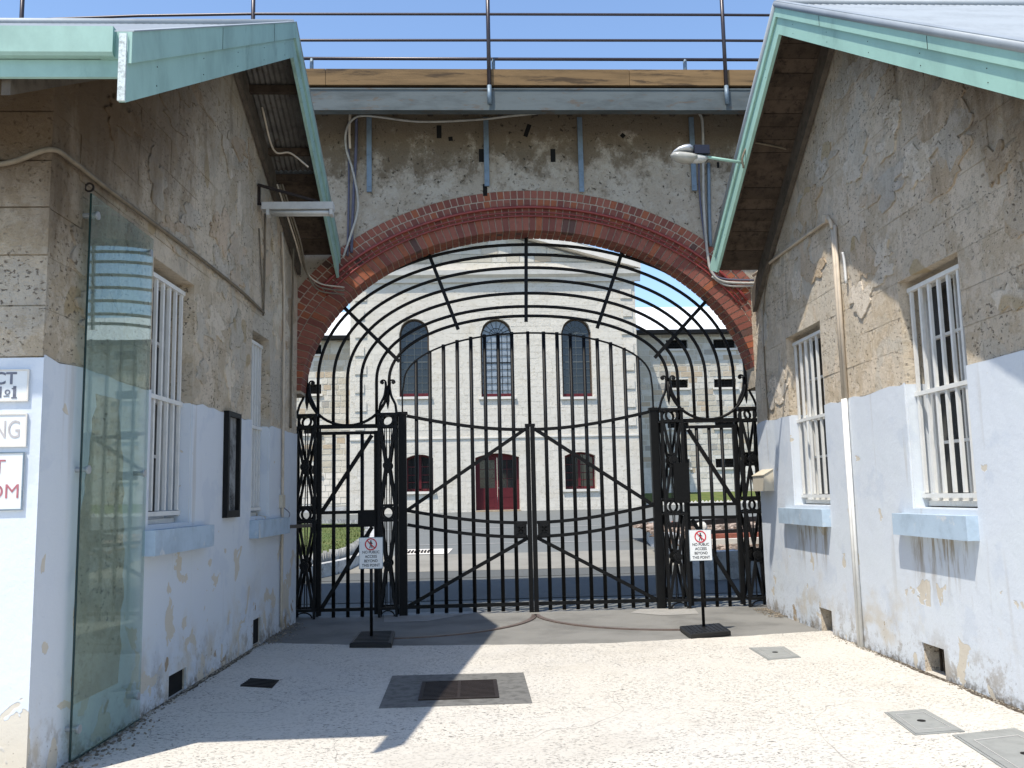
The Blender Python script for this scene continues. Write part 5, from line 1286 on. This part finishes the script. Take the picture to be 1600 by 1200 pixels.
for (x0_, y0_, x1_, y1_, z, w, mat, lab) in ((5.2, 8.4, 8.2, 9.3, .62, .14, CAST, 'rusty beam lying across the planter, nearest one'), (5.0, 10.4, 8.4, 11.9, .72, .12, CAST, 'rusty beam lying slanted in the planter, farther one'),
        (5.0, 7.0, 8.3, 7.0, .55, .2, TRIMW, 'pale flat timber lying across the planter'), (5.4, 7.8, 8.2, 7.85, .60, .16, TOOTHR, 'red brown timber lying behind the pale one')):
    m = MB(); m.bar((x0_, y0_, terr(y0_)+z-.05), (x1_, y1_, terr(y1_)+z), w, .13, (0, 0, 1)); solo(m, 'beam', mat, lab, 'beam', 'beams in the planter')
rk = MB(); bm = bmesh.new(); bmesh.ops.create_icosphere(bm, subdivisions=2, radius=.14)
for v_ in bm.verts: v_.co *= rr.uniform(.88, 1.1)
c = Vector((5.55, 9.2, terr(9.2)+.68)); rk.add([tuple(c+v_.co) for v_ in bm.verts], [tuple(v.index for v in f_.verts) for f_ in bm.faces]); bm.free()
solo(rk, 'round_stone', TRIMW, 'round white stone resting on the planter rubble', 'stone')
edging([(6.0, 15.9, terr(16)+.05), (9.5, 16.3, terr(16)+.05)], TOOTHR, .15, .36, 'red toothed brick edging behind the right planter')
for tf, ya, yb, lab in ((RW, -8.3, -2.5, 'dark crumbling gap along the foot of the right wall'), (LW, -5.4, -1.9, 'dark crumbling gap along the foot of the left wall')):
    m = MB(tf); r_ = random.Random(3); N_ = int((yb-ya)/.035); w_ = .03; prev = None
    for i in range(N_+1):
        y = ya+(yb-ya)*i/N_; w_ = min(.07, max(.004, w_+r_.uniform(-.012, .012))); c = (.0185+w_, y)
        if prev: m.add([(.017, prev[1], .0155), (prev[0], prev[1], .0155), (c[0], c[1], .0155), (.017, c[1], .0155)], [(0, 1, 2, 3)])
        prev = c
    m.build('wall_foot_gap', DIRT, None, kind='structure')
    st = MB(tf)
    for i in range(520):
        y = r_.uniform(ya, yb); d_ = .02+abs(r_.gauss(0, .035)); s_ = r_.uniform(.002, .007)
        st.obox((d_, y, .016+s_*.3), (s_, r_.uniform(-.003, .003), 0), (0, s_, 0), (0, 0, s_*.6))
    st.build('grit', DIRTL, None, 'loose grit and paint flakes '+('along the foot of the right wall' if tf is RW else 'along the foot of the left wall'), 'grit', None, 'stuff')
# debris along the foot of the right wall by the gate and under the glass
for (tf, ya, yb, lab) in ((RW, -.9, .0, 'broken bits of plaster at the foot of the right wall by the gate'), (LW, -6.6, -5.3, 'crumbled mortar at the foot of the wall under the glass'), (LW, -1.9, -.2, 'gravelly dirt at the foot of the left wall by the gate')):
    st = MB(tf)
    for i in range(260):
        y = rr.uniform(ya, yb); d_ = abs(rr.gauss(0, .10))+.02; s_ = rr.uniform(.003, .009)
        st.obox((d_, y, .016+s_*.4), (s_, rr.uniform(-.005, .005), 0), (0, s_, 0), (0, 0, s_*.6))
    st.build('gravel', simple('wall_foot_gravel', (.26, .22, .17), .95, 0, .4, 8, .4, .2, .5), None, lab, 'gravel', None, 'stuff')
